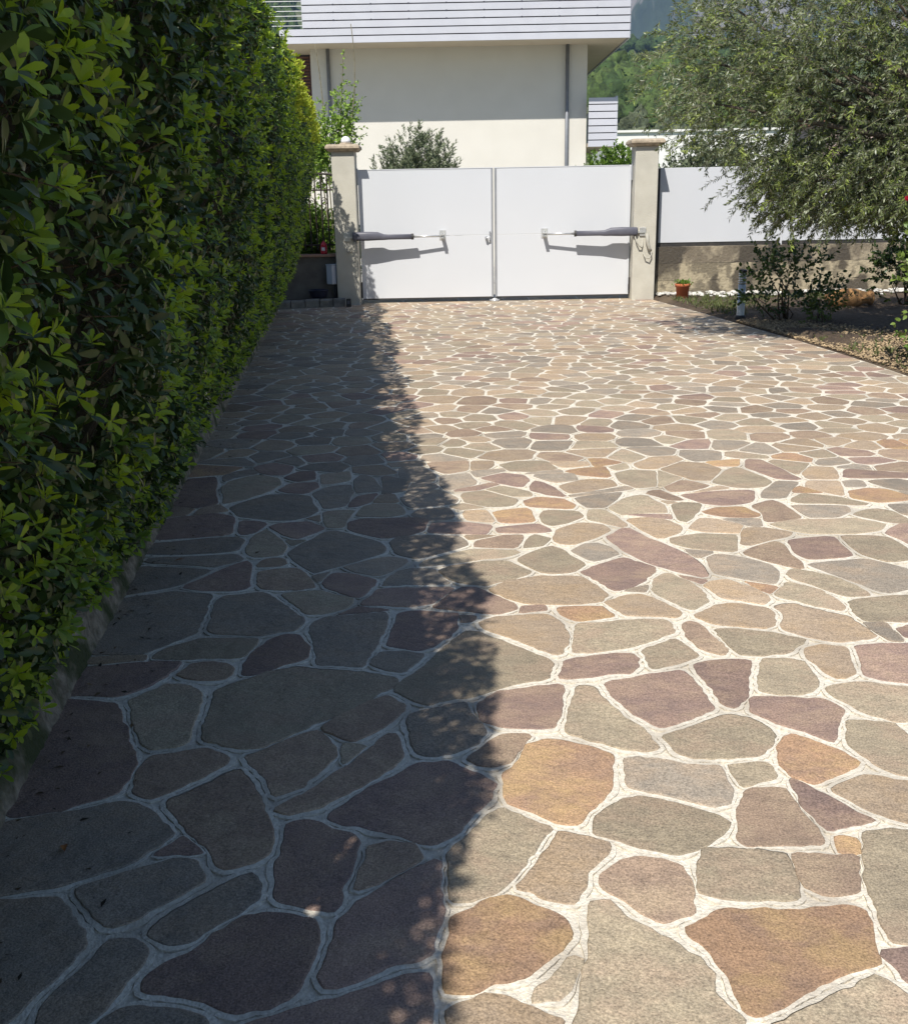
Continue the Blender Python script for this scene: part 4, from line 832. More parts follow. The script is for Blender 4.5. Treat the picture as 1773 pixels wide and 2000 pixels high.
child(MB().box((-2.02, 17.39, .87), (.05, .012, .05)), 'painted_highlight', M_white, rl)  # white plate stands for the pale highlight on the red glass
# planter edge of rough stones
M_rub = mat('rubble_stone', (.26, .235, .20), (.16, .145, .125), 8, .95, .012, 30)
pe = empty('planter_edge', (-2.1, 16.85, 0), 'low rough stone planter edge at the foot of the hedge end', 'stone edging')
pts = [(-2.72, 16.62), (-2.5, 16.70), (-2.28, 16.78), (-2.06, 16.84), (-1.85, 16.88), (-1.66, 16.92)]
for (xa, ya), (xb, yb) in zip(pts, pts[1:]):
    mb = MB(); hgt = random.uniform(.11, .13)
    for x, y in ((xa + .006, ya), (xb - .006, yb)):
        for z, dy in ((-.02, 0), (hgt * .8, .005), (hgt, .03), (hgt, .13), (0, .15)): mb.v.append((x + random.uniform(-.004, .004), y + dy + random.uniform(-.012, .012), z))
    mb.f = [(k, 5 + k, 6 + k, 1 + k) for k in range(4)] + [(0, 1, 2, 3, 4), (9, 8, 7, 6, 5)]
    child(mb, 'edging_stone', M_rub, pe)
pb = MB().add([(-2.72, 16.70, .09), (-1.66, 17.0, .09), (-1.80, 17.42, .09), (-3.0, 17.42, .09)], [(0, 1, 2, 3)])
tag(pb.build('planter_soil', M_soil), kind='structure')
bx = empty('floor_box', (-1.60, 16.86, 0), 'small black photocell box on the paving at the pillar foot', 'box')
child(MB().box((-1.60, 16.86, .06), (.075, .06, .13), bev=.006), 'housing', M_dark, bx); child(MB().box((-1.60, 16.827, .07), (.04, .006, .05)), 'lens', M_opener, bx)
M_bluepot = mat('dark_glazed_pot', (.02, .022, .04), (.03, .03, .05), 6, .35)
bp = empty('dark_pot', (-2.10, 17.1, .09), 'dark blue glazed bowl pot on the planter soil', 'pot')
child(MB().lathe([(.09, 0), (.14, .08), (.155, .15), (.165, .16), (.15, .165), (.14, .14)], (-2.10, 17.1, .09), 20), 'bowl', M_bluepot, bp, True)

# ================================================================ garden bed on the right
gs = MB(); gx = np.linspace(0, 1, 60); gyv = np.linspace(4.0, 17.6, 110)
for y in gyv:
    e = edge_x(y) + .0
    for t in gx:
        x = e - .012 + (11.5 - e) * t ** 1.5
        z = -.014 + min(1, t * 9) * (.062 + .03 * math.sin(x * 2.1 + y) * math.sin(y * 1.7) + random.uniform(-.014, .014)); gs.v.append((x, y, z))
for j in range(len(gyv) - 1):
    for i in range(len(gx) - 1): a = j * 60 + i; gs.f.append((a, a + 1, a + 61, a + 60))
M_bed = mat('garden_soil', (.115, .08, .052), (.06, .042, .028), 22, .95, .03, 70, c3=(.17, .125, .08), s3=1.4, lo3=.5, hi3=.7)
tag(gs.build('garden_bed', M_bed, smooth=True), kind='structure')
ICO = []
def icomesh():
    t = (1 + 5 ** .5) / 2; v = np.array([(-1, t, 0), (1, t, 0), (-1, -t, 0), (1, -t, 0), (0, -1, t), (0, 1, t), (0, -1, -t), (0, 1, -t), (t, 0, -1), (t, 0, 1), (-t, 0, -1), (-t, 0, 1)], float)
    f = np.array([(0, 11, 5), (0, 5, 1), (0, 1, 7), (0, 7, 10), (0, 10, 11), (1, 5, 9), (5, 11, 4), (11, 10, 2), (10, 7, 6), (7, 1, 8), (3, 9, 4), (3, 4, 2), (3, 2, 6), (3, 6, 8), (3, 8, 9), (4, 9, 5), (2, 4, 11), (6, 2, 10), (8, 6, 7), (9, 8, 1)])
    return v / np.linalg.norm(v[0]), f
IV, IF = icomesh()
def pebbles(pos, size, flat=.6):
    n = len(pos); sc = size[:, None] * np.stack([rng.uniform(.8, 1.3, n), rng.uniform(.8, 1.3, n), rng.uniform(.7, 1.1, n) * flat], 1)
    a = rng.uniform(0, 6.28, n); V = IV[None] * (1 + .15 * rng.normal(size=(n, len(IV), 1))) * sc[:, None]
    x = V[..., 0] * np.cos(a)[:, None] - V[..., 1] * np.sin(a)[:, None]; y = V[..., 0] * np.sin(a)[:, None] + V[..., 1] * np.cos(a)[:, None]
    V = np.stack([x, y, V[..., 2]], -1) + pos[:, None]
    return V.reshape(-1, 3), (IF[None] + (np.arange(n) * len(IV))[:, None, None]).reshape(-1, 3)
M_peb = mat('white_pebble', (.62, .60, .55), (.45, .43, .39), 9, .7, vary=.35, island=True)
n = 900; px = rng.uniform(3.36, 9.8, n); py = 17.45 - np.abs(rng.normal(size=n)) * .30 * np.interp(px, [3.4, 4, 5, 9], [.5, 1.0, 1.1, 1.5])
pk_ = np.sin(px * 3.1) * np.sin(px * 1.3 + 1) + rng.normal(size=n) * .5 > -.25; px, py, n = px[pk_], py[pk_], int(pk_.sum())
V, T = pebbles(np.stack([px, py, np.full(n, .06) + rng.uniform(0, .02, n)], 1), rng.uniform(.02, .05, n))
tag(link('white_pebbles', npmesh('white_pebbles', V, T, True), M_peb), 'white pebbles strewn along the foot of the concrete wall', 'pebbles', kind='stuff')
n = 15000; py = 6.2 + 7.6 * rng.uniform(0, 1, n) ** 1.15; px = np.array([edge_x(y) for y in py]) + .02 + np.abs(rng.normal(size=n)) * np.interp(py, [6, 10.5, 12.5, 13.8], [1.2, .9, .5, .12])
M_grav = mat('gravel', (.38, .285, .17), (.24, .175, .105), 30, .9, vary=.4, island=True)
IV, IF = np.array([(1, 0, 0), (-1, 0, 0), (0, 1, 0), (0, -1, 0), (0, 0, 1), (0, 0, -1)], float), np.array([(0, 2, 4), (2, 1, 4), (1, 3, 4), (3, 0, 4), (2, 0, 5), (1, 2, 5), (3, 1, 5), (0, 3, 5)])
V, T = pebbles(np.stack([px, py, np.interp(px - np.array([edge_x(y) for y in py]), [0, .5], [.016, .055]) + rng.uniform(-.01, .012, n)], 1), rng.uniform(.007, .019, n), .8)
tag(link('garden_gravel', npmesh('garden_gravel', V, T, False), M_grav), 'tan gravel and bark scattered beside the paving edge', 'gravel', kind='stuff')
IV, IF = icomesh()
M_tuft = leafmat('ground_cover_leaf', (.07, .10, .03), (.16, .17, .06), .6, .3)
cl = []
for cx, cy, sx, sy, n in ((4.0, 15.9, .30, .5, 200), (4.5, 16.4, .6, .4, 220), (3.9, 15.0, .25, .5, 150), (5.2, 16.6, .7, .25, 160), (5.0, 9.6, .6, .6, 160), (4.5, 10.6, .4, .6, 120)):
    p = np.stack([rng.normal(cx, sx, n), rng.normal(cy, sy, n), np.full(n, .04)], 1); p = p[p[:, 0] > np.array([edge_x(q) for q in p[:, 1]]) + .03]; p = p[p[:, 1] < 17.4]
    q = np.repeat(p, 3, 0); cl.append(leaves(q, rdir(len(q), (0, 0, 1.1), .7), rdir(len(q), (0, -1, .5)), rng.uniform(.03, .09, len(q)), LANCE))
o = foliage('ground_cover', cl, M_tuft, None, 'stuff'); tag(o, 'low green ground cover plants between the pebbles and soil', 'ground cover')

M_terra = mat('terracotta', (.50, .145, .06), (.42, .12, .055), 6, .75, .003, 40)
tp = empty('terracotta_pot', (3.64, 16.72, .03), 'small orange terracotta pot with a low green plant by the concrete wall', 'pot')
child(MB().lathe([(.08, 0), (.087, .005), (.104, .195), (.117, .196), (.121, .24), (.114, .245), (.104, .24), (.10, .21)], (3.64, 16.72, .03), 24), 'pot', M_terra, tp, True)
child(MB().lathe([(.115, 0), (.118, .014), (.10, .016)], (3.64, 16.72, .02), 20), 'saucer', M_terra, tp, True)
p = rng.normal(size=(500, 3)) * np.array([.05, .05, .02]) + np.array([3.64, 16.72, .28])
foliage('foliage', [leaves(p, rdir(500, (0, 0, .7)), rdir(500, (0, 0, .6)), rng.uniform(.025, .045, 500), OVAL_LO)], M_mid, tp)
M_galv = mat('galvanised', (.62, .66, .67), (.50, .54, .56), 14, .45, metal=.35, spec=.5)
M_glass = mat('bollard_lens', (.25, .30, .30), (.2, .24, .25), 6, .15, spec=.6)
bo = empty('bollard_light', (3.84, 14.05, 0), 'slim grey metal bollard light with dark louvred head at the paving edge', 'bollard light')
bl = (3.84, 14.05, 0)
child(MB().lathe([(.052, .05), (.05, .06), (.05, .46)], bl, 20), 'tube', M_galv, bo, True)
child(MB().lathe([(.075, -.02), (.075, .045), (.06, .06), (.05, .062)], bl, 20), 'base', M_dark, bo, True)
child(MB().lathe([(.042, .46), (.042, .62)], bl, 20), 'lens', M_glass, bo, True)
for z in (.475, .505, .535, .565, .595): child(MB().lathe([(.05, z), (.053, z + .006), (.046, z + .016)], bl, 20), 'louvre', M_galv, bo, True)
child(MB().lathe([(.053, .615), (.055, .635), (.045, .65), (.02, .655)], bl, 20), 'cap', M_dark, bo, True)
M_amph = mat('aged_terracotta', (.46, .25, .10), (.32, .165, .07), 7, .8, .006, 40, c3=(.52, .31, .13), s3=3)
am = empty('amphora', (5.65, 14.95, .05), 'brown clay amphora lying on its side under the olive tree', 'amphora')
Mx = Matrix.Translation((5.28, 14.98, .165)) @ Matrix.Rotation(R(8), 4, 'Z') @ Matrix.Rotation(R(90), 4, 'Y')
child(MB().lathe([(.03, 0), (.075, .015), (.115, .10), (.135, .22), (.135, .36), (.12, .47), (.095, .545), (.085, .58), (.085, .63), (.105, .665), (.11, .68), (.09, .68), (.07, .63)], (0, 0, 0), 28, Mx), 'body', M_amph, am, True)
for s in (-1, 1):
    pts = [Mx @ Vector((.07 * 0, s * (.10 + .06 * math.sin(t * math.pi)), .47 + .17 * t)) for t in np.linspace(0, 1, 10)]
    child(MB().tube(pts, .016, 8), 'handle', M_amph, am, True)

# ================================================================ plants
M_olive = leafmat('olive_leaf', (.06, .085, .028), (.17, .20, .075), .40, .22, spec=.5, under=(.27, .30, .21))
M_oliveY = leafmat('olive_shoot', (.18, .24, .045), (.30, .36, .09), .45, .30, spec=.4)
M_obark = mat('olive_bark', (.14, .115, .085), (.065, .052, .038), 12, .95, .02, 40, stretch=(1, 1, .35))
M_twig = mat('olive_twig', (.20, .18, .12), (.13, .115, .075), 20, .9)

def twig_cloud(starts, dirs, lens, droop, npairs, lsize, tpl, rad=.003, seg=4):
    """leafy twigs: returns tube mesh builder and leaf arrays"""
    mb = MB(); pos, ax, no, sz = [], [], [], []
    for s, d, L, dr in zip(starts, dirs, lens, droop):
        pts = [s]; v = d.copy()
        for k in range(seg):
            v = unit(v + np.array([0, 0, -dr / seg]) + rng.normal(size=3) * .07); pts.append(pts[-1] + v * L / seg)
        mb.tube(pts, [rad * (1 - .7 * k / seg) for k in range(seg + 1)], 3, False)
        P = np.array(pts); tt = np.linspace(.12, 1, npairs) * seg
        i = np.minimum(tt.astype(int), seg - 1); fr = (tt - i)[:, None]; q = P[i] * (1 - fr) + P[i + 1] * fr; tg = unit(P[i + 1] - P[i])
        for sgn in (-1, 1):
            side = unit(np.cross(tg, rng.normal(size=tg.shape))); a = unit(tg * .75 + side * .75)
            pos.append(q); ax.append(a); no.append(unit(rng.normal(size=a.shape) * .8 + np.array([0, -.45, .6]))); sz.append(lsize * rng.uniform(.65, 1.15, len(q)))
    return mb, (np.concatenate(pos), np.concatenate(ax), np.concatenate(no), np.concatenate(sz))

ol = empty('olive_tree', (6.15, 11.7, .03), 'grey green olive tree with drooping leafy branches over the garden bed', 'tree')
tr = MB(); base = np.array([6.15, 11.7, -.05])
tr.tube([base, base + (-.05, .02, .5), base + (.05, .0, 1.0), base + (-.05, .05, 1.6)], [.22, .17, .15, .13], 12)
child(tr, 'trunk', M_obark, ol, True)
crowns = [((5.3, 11.7, 3.05), (2.5, 1.9, 1.55), 1.0), ((3.65, 11.8, 2.80), (1.6, 1.3, 1.2), .85), ((4.6, 11.7, 1.75), (1.15, 1.0, .62), .30), ((6.6, 11.9, 3.2), (2.0, 2.0, 1.7), .7), ((5.9, 11.5, 4.3), (2.2, 1.8, 1.0), .6), ((5.6, 11.8, 1.65), (1.3, 1.0, .6), .36), ((3.95, 11.7, 1.66), (.80, .7, .48), .13)]
HUBS = []
for (c, r_, w) in crowns:
    for _ in range(int(17 * w) + 2):
        HUBS.append(np.array(c) + unit(rng.normal(size=3)) * np.array(r_) * rng.uniform(.25, .85))
st = base + np.array([-.05, .05, 1.6])
for h in HUBS:
    lm = MB(); m1 = st * .55 + h * .45 + rng.normal(size=3) * .15 + np.array([0, 0, .12]); lm.tube([st - np.array([0, 0, .05]), st * .75 + m1 * .25 + np.array([0, 0, .1]), m1, h], [.06, .048, .03, .010], 7)
    child(lm, 'limb', M_obark, ol, True)
S_, D_, L_, R_ = [], [], [], []
HB = np.array(HUBS); cc = np.array([5.4, 11.7, 2.9])
gapc = np.array([5.0, 11.2, 2.72])
for (c, r_, w) in crowns:
    for _ in range(int(2600 * w)):
        u_ = unit(rng.normal(size=3)); p = np.array(c) + u_ * np.array(r_) * rng.uniform(.35, 1.0) ** .6
        if rng.random() > .1:
            h = HB[rng.integers(len(HB))]; p2 = h + rng.normal(size=3) * .20
            if np.all(np.abs((p2 - np.array(c)) / np.array(r_)) < 1.1): p = p2
        # where sky and wall show between the boughs
        lx, lz = p[0] / p[1], (p[2] - 1.6) / p[1]
        if (lx - .365) ** 2 / .0006 + (lz - .095) ** 2 / .0005 < 1 and rng.random() < .6: continue
        if p[2] < 1.25 or lx < .155: continue
        if p[2] < 2.0 and lx < .238 - .08 * (2.0 - p[2]) * 0 + .02 * rng.normal(): continue
        S_.append(p); D_.append(unit(unit(p - cc) * .8 + rng.normal(size=3) * .45 + np.array([0, 0, .15]))); L_.append(rng.uniform(.13, .30)); R_.append(rng.uniform(.0, 1.1))
mb, lv = twig_cloud(S_, D_, L_, R_, 13, .058, LAN2, .003, 3)
tag(child(mb, 'twig', M_twig, ol, True), kind='stuff')
yng = rng.random(len(lv[0])) < .0
grp = (np.arange(len(lv[0])) // 30) % 7 == 0
foliage('crown', [leaves(*[a[~grp] for a in lv], LAN2)], M_olive, ol); foliage('young_shoots', [leaves(*[a[grp] for a in lv], LAN2)], M_oliveY, ol, 'stuff')

def shrub(name, label, cat, c, rad, ntw, L, np_, ls, tpl, m, group=None, stems=5, droop=.3, upb=.8, mtw=None, hollow=.3):
    root = empty(name, (c[0], c[1], c[2]), label, cat, group); c = np.array(c); rad = np.array(rad); mid = c + np.array([0, 0, rad[2]])
    for _ in range(stems):
        e = mid + unit(rng.normal(size=3)) * rad * rng.uniform(.3, .8); b0 = c + np.append(rng.normal(size=2) * .04, -.05)
        child(MB().tube([b0, b0 * .5 + e * .5 + rng.normal(size=3) * .05, e], [.014, .010, .004], 5), 'stem', mtw or M_bark, root, True)
    u_ = unit(rng.normal(size=(ntw, 3))); s = mid + u_ * rad * rng.uniform(hollow, 1, (ntw, 1)); d = unit(u_ * .5 + rng.normal(size=(ntw, 3)) * .4 + np.array([0, 0, upb]))
    mb, lv = twig_cloud(list(s), list(d), rng.uniform(.5, 1.1, ntw) * L, rng.uniform(0, 2 * droop, ntw), np_, ls, tpl, .0025, 3)
    tag(child(mb, 'twig', mtw or M_bark, root, True), kind='stuff'); foliage('foliage', [leaves(*lv, tpl)], m, root)
    return root
M_rose = leafmat('rose_leaf', (.030, .065, .015), (.075, .12, .025), .4, .25, spec=.4)
M_rosey = leafmat('rose_young_leaf', (.10, .17, .03), (.18, .24, .05), .45, .3)
shrub('rose_bush', 'loose green rose bush with thin stems beside the bollard light', 'bush', (4.25, 13.5, .03), (.60, .42, .48), 125, .32, 6, .062, OVAL, M_rose, stems=9, hollow=.35)
shrub('rose_bush', 'small pale leaved rose plant in front of the amphora', 'bush', (4.62, 13.2, .03), (.22, .2, .20), 32, .2, 5, .06, OVAL, M_rosey, stems=5)
shrub('garden_shrub', 'dark leafy shrub against the concrete wall behind the amphora', 'bush', (6.55, 15.3, .03), (.55, .4, .55), 170, .3, 7, .07, OVAL, M_rose, stems=7)
fl = shrub('rose_bush', 'tall rose bush with a crimson flower at the gravel edge', 'bush', (4.52, 9.55, .03), (.40, .45, .75), 120, .3, 6, .065, OVAL, M_rosey, stems=8, hollow=.5)
M_petal = mat('crimson_petal', (.62, .012, .07), (.50, .008, .05), 20, .6, trans=.25, vary=.15, island=True)
for c in ((4.03, 9.5, 1.52), (4.55, 9.3, 1.55), (4.75, 9.8, 1.35)):
    k = 26; i = np.arange(k); a = i * 2.4; t = i / k; c = np.array(c)
    out = np.stack([np.cos(a), np.sin(a), np.zeros(k)], 1); axv = unit(out * (.25 + 1.0 * t[:, None]) + np.array([0, 0, 1.1]) * (1.1 - .8 * t[:, None]))
    foliage('flower', [leaves(c + out * .006, axv, unit(np.array([0, 0, 1.]) * .4 - out), .035 + .03 * t, leaf_template([0, .35, .7, .92, 1], [0, .36, .46, .3, 0], -.25, -.25))], M_petal, fl)
M_gbush = leafmat('rosemary_leaf', (.10, .13, .065), (.20, .23, .13), .6, .2)
shrub('grey_shrub', 'rounded grey green shrub showing above the gate', 'bush', (-.55, 20.4, .0), (.92, .6, 1.42), 2600, .22, 10, .085, LAN2, M_gbush, stems=8, upb=.8, droop=.1, hollow=.15)
M_lime = leafmat('lime_leaf', (.12, .22, .03), (.24, .34, .05), .5, .35)
M_green = leafmat('bright_green_leaf', (.16, .28, .035), (.30, .42, .07), .5, .3)
shrub('trimmed_shrub', 'yellow green trimmed shrub behind the iron railing', 'bush', (-2.25, 19.6, .0), (.75, .4, .70), 1100, .14, 7, .065, OVAL_LO, M_lime, stems=5, hollow=.6)
shrub('leafy_shrub', 'dense green shrub growing through the lower iron railing', 'bush', (-2.28, 17.85, .3), (.36, .22, .62), 640, .18, 7, .06, OVAL_LO, M_mid, stems=5, hollow=.3)
shrub('green_shrub', 'bright green shrub below the lower slatted balcony', 'bush', (3.55, 23.4, .0), (1.0, .6, 1.30), 1500, .18, 7, .075, OVAL_LO, M_mid, stems=6, hollow=.6)
shrub('green_shrub', 'yellowish green shrub behind the white panel fence', 'bush', (4.9, 20.5, .0), (1.1, .7, 1.28), 1300, .26, 7, .08, OVAL_LO, M_gbush, stems=6, hollow=.6)
# climber with long bare shoots
cr = empty('climbing_shrub', (-2.0, 18.6, 0), 'fresh green climbing shrub with long upright shoots behind the iron railing', 'shrub')
shoots = [((-2.0, 18.6, 1.9), (-2.05, 18.9, 3.3), (-2.17, 19, 4.12), .55), ((-1.85, 18.6, 1.9), (-1.78, 18.9, 3.1), (-1.70, 19, 4.0), 1), ((-1.75, 18.6, 2.3), (-1.42, 18.9, 3.3), (-1.56, 19, 4.42), .8), ((-2.1, 18.6, 1.8), (-2.22, 18.9, 2.6), (-2.25, 19, 3.1), 1)]
pos, ax, no, sz = [], [], [], []
for a, b, c, u_ in shoots:
    a, b, c = map(np.array, (a, b, c)); t = np.linspace(0, 1, 12)[:, None]; pl = (1 - t) ** 2 * a + 2 * t * (1 - t) * b + t * t * c
    g0 = np.array([-1.95, 18.6, -.05]); child(MB().tube([g0, g0 * .5 + a * .5] + list(pl), [.014, .013] + list(np.linspace(.013, .007, 12)), 6), 'shoot', M_twig, cr, True)
    for q in rng.uniform(0, 1, 34):
        if .45 < q < .9 - .3 * (u_ > .9) and u_ < .95 and rng.random() < .55: continue
        if q > u_: continue
        p = (1 - q) ** 2 * a + 2 * q * (1 - q) * b + q * q * c
        for _ in range(2): pos.append(p); ax.append(rdir(1, (0, 0, .4))[0]); no.append(rdir(1, (0, -.5, .6))[0]); sz.append(rng.uniform(.05, .085))
foliage('shoot_leaves', [leaves(np.array(pos), np.array(ax), np.array(no), np.array(sz), OVAL_LO)], M_green, cr)
ntw = 460; cen = np.where(rng.random((ntw, 1)) < .6, np.array([[-2.12, 18.7, 2.35]]), np.array([[-1.75, 18.8, 2.75]])); s = cen + rng.normal(size=(ntw, 3)) * np.array([.10, .10, .27])
mb, lv = twig_cloud(list(s), list(rdir(ntw, (0, 0, .6), .7)), rng.uniform(.12, .3, ntw), rng.uniform(0, .6, ntw), 6, .062, OVAL_LO, .003, 3)
tag(child(mb, 'twig', M_twig, cr, True), kind='stuff'); foliage('foliage', [leaves(*lv, OVAL_LO)], M_green, cr)

# ================================================================ house behind the gate
M_hwall = mat('house_plaster', (.65, .625, .565), (.62, .595, .535), 1.5, .9, .003, 50)
M_board = mat('grey_board', (.53, .535, .58), (.50, .505, .55), 3, .5, spec=.4, vary=.03)
M_back = mat('board_backing', (.07, .07, .09), (.06, .06, .08), 3, .8)
M_soff = mat('soffit', (.55, .48, .37), (.51, .44, .34), 2, .9)
M_pipe = mat('zinc_pipe', (.24, .25, .27), (.20, .21, .23), 8, .5, metal=.3)
M_shut = mat('brown_shutter', (.16, .075, .045), (.13, .06, .038), 8, .6)
hs_ = empty('house', (0, 32, 0), 'cream house with a grey slatted upper balcony and deep soffit beyond the gate', 'house')
child(MB().box((.085, 33, 2.6), (6.83, 10, 5.3)), 'wall', M_hwall, hs_)
child(MB().box((-4.0, 34.0, 2.6), (1.33, 9.9, 5.3)), 'side_wing', M_hwall, hs_)
child(MB().box((.24, 33.5, 5.235), (8.14, 13.3, .08)), 'soffit', M_soff, hs_)
child(MB().box((.24, 33.5, 5.35), (8.16, 13.30, .14)), 'balcony_slab', M_back, hs_)
zb = 5.17
for r_ in range(8):
    z = zb + r_ * .1665; x0 = -3.88 if r_ < 2 else -3.335
    child(MB().box(((x0 + 4.34) / 2, 26.80, z + .070), (4.34 - x0, .03, .142), bev=.003), 'board', M_board, hs_)
    child(MB().box((4.345, 33.47, z + .070), (.03, 13.28, .142), bev=.003), 'board', M_board, hs_)
child(MB().box((.5, 26.86, 5.95), (7.64, .05, 1.10)), 'board_backing', M_back, hs_)
cl_ = MB()
for r_ in range(3, 7):
    for i, x in enumerate(np.arange(-2.6, 4.2, .88)):
        cl_.box((x, 26.795, zb + r_ * .1665 - .006), (.035, .03, .03))
tag(child(cl_, 'board_clip', M_back, hs_), kind='stuff')
for k in range(8): child(MB().tube([(-4.6, 26.83, 5.56 + k * .105), (-3.33, 26.83, 5.56 + k * .105)], .006, 5), 'wire', M_white, hs_)
for x, w in ((3.0, .045), (-2.89, .045)):
    child(MB().tube([(x, 27.93, 0), (x, 27.93, 5.2)], w, 12), 'downpipe', M_pipe, hs_, True)
wd = child(MB().box((-3.72, 29.02, 4.2), (.52, .05, 2.0)), 'window', M_back, hs_)
for k in range(26):
    m_ = MB().box((0, 0, 0), (.48, .012, .07), rx=R(38)); m_.v = [(v[0] - 3.72, v[1] + 28.98 - 32, v[2] + 3.25 + k * .075) for v in m_.v]
    o = m_.build('shutter_slat', M_shut, wd, (0, 0, 0))
child(MB().box((-3.44, 28.97, 4.22), (.05, .05, 2.05)), 'shutter_frame', M_shut, hs_)
# lower balcony at the side
for r_ in range(7):
    z = 2.80 + r_ * .167
    child(MB().box((3.88, 27.75, z + .071), (.72, .03, .144), bev=.003), 'board', M_board, hs_)
child(MB().box((3.88, 27.80, 3.38), (.70, .04, 1.14)), 'board_backing', M_back, hs_)
child(MB().box((3.87, 30.6, 2.845), (.70, 5.6, .085)), 'lower_soffit', M_soff, hs_)
child(MB().box((4.215, 30.6, 3.40), (.05, 5.66, 1.16)), 'balcony_side', M_board, hs_)

st_ = MB().add([(-30, 17.9, -.03), (30, 17.9, -.03), (30, 27.9, -.03), (-30, 27.9, -.03)], [(0, 1, 2, 3)])  # unseen pale paving, added to bounce sunlight onto the house wall
tag(st_.build('bounce_street', mat('pale_concrete', (.44, .42, .38), (.36, .345, .31), 2, .9, .004, 40)), kind='structure')

# ================================================================ far things
M_wb = mat('white_render', (.80, .79, .76), (.76, .75, .72), .6, .9)
wb = empty('white_building', (14, 74, 0), 'long flat roofed white building beyond the gate pillar', 'building')
child(MB().box((16.2, 76, 2.72), (11.2, 10, 5.6)), 'wall', M_wb, wb); child(MB().box((16.2, 76, 5.55), (11.5, 10.3, .14)), 'roof_edge', M_wb, wb)
for k in range(4): child(MB().box((12.2 + k * 2.3, 70.98, 1.2), (1.0, .06, 1.2)), 'window', M_back, wb)
pk = empty('pink_house', (29, 84, 0), 'pale pink house glimpsed between the olive branches', 'house')
M_pink = mat('pink_render', (.62, .46, .42), (.58, .43, .39), .6, .9); M_roof = mat('roof_tile', (.30, .13, .09), (.24, .10, .07), 3, .9)
child(MB().box((31, 84, 3.2), (7, 8, 6.5)), 'wall', M_pink, pk)
rf = MB(); rf.v = [(27, 79.5, 6.4), (35, 79.5, 6.4), (35, 88.5, 6.4), (27, 88.5, 6.4), (31, 79.5, 7.7), (31, 88.5, 7.7)]; rf.f = [(0, 1, 4), (2, 3, 5), (1, 2, 5, 4), (3, 0, 4, 5), (3, 2, 1, 0)]
child(rf, 'roof', M_roof, pk)
for x in (29, 31.2, 33): child(MB().box((x, 79.98, 4.4), (1.0, .08, 1.4)), 'window', M_back, pk)

def hill_z(x, y):
    b = np.clip((y - 95) / 60, 0, 1); b = b * b * (3 - 2 * b)
    return b * ((.142 + .10 * np.clip(-x / 120, 0, 1)) * (y - 95) + 3.0 * np.sin(x * .021 + y * .013) + 2.0 * np.sin(x * .05 - y * .03) + 1.2 * np.sin(y * .11 + x * .02)) - 1.5 * (1 - b)
M_hill = mat('hill_meadow', (.06, .095, .03), (.13, .15, .06), .12, .95, 1.2, .35, c3=(.18, .165, .10), s3=.05, detail=9)
gxs = np.linspace(-700, 700, 141); gys = np.linspace(92, 640, 111); GX, GY = np.meshgrid(gxs, gys, indexing='ij')
V = np.stack([GX, GY, hill_z(GX, GY)], -1).reshape(-1, 3); idx = np.arange(GX.size).reshape(GX.shape)
tag(link('hillside', npmesh('hillside', V, Q(idx)), M_hill), kind='structure')
M_rock = mat('cliff_rock', (.34, .31, .28), (.12, .115, .11), .035, .95, 8.0, .04, c3=(.05, .075, .035), s3=.025, lo3=.48, hi3=.56, stretch=(1, 1, .3), detail=10)
gxs = np.linspace(-2800, 2800, 420); tz = np.linspace(0, 1, 70); GX, TZ = np.meshgrid(gxs, tz, indexing='ij')
rid = 800 + 110 * np.sin(GX * .002 + 1) + 70 * np.sin(GX * .0055)
GYm = 1500 + 600 * TZ + 60 * np.sin(GX * .010 + TZ * 3) + 44 * np.sin(GX * .028 + 4 * TZ) + 24 * np.sin(GX * .065 - 9 * TZ) + rng.normal(size=GX.shape) * 7
V = np.stack([GX, GYm, 70 + (rid - 70) * TZ], -1).reshape(-1, 3); idx = np.arange(GX.size).reshape(GX.shape)
tag(link('mountain', npmesh('mountain', V, Q(idx)), M_rock), kind='structure')
def subdiv(V, F):
    V = list(map(tuple, V)); mem = {}; out = []
    def mid(a, b):
        k = (min(a, b), max(a, b))
        if k not in mem: m = np.array(V[a]) + np.array(V[b]); V.append(tuple(m / np.linalg.norm(m))); mem[k] = len(V) - 1
        return mem[k]
    for a, b, c in F: ab, bc, ca = mid(a, b), mid(b, c), mid(c, a); out += [(a, ab, ca), (b, bc, ab), (c, ca, bc), (ab, bc, ca)]
    return np.array(V), np.array(out)
CV, CF = subdiv(*subdiv(IV, IF))
def crowns_far(pos, size):
    n = len(pos); m = len(CV); ph = rng.uniform(0, 6, (n, 1, 3))
    rr = 1 + .16 * np.sin(CV[None, :, 0] * 4 + ph[..., 0]) * np.sin(CV[None, :, 1] * 4 + ph[..., 1]) + .17 * rng.normal(size=(n, m))
    V = CV[None] * rr[..., None] * size[:, None, None] * np.array([1, 1, 1.05]) + pos[:, None]
    return V.reshape(-1, 3), (CF[None] + (np.arange(n) * m)[:, None, None]).reshape(-1, 3)
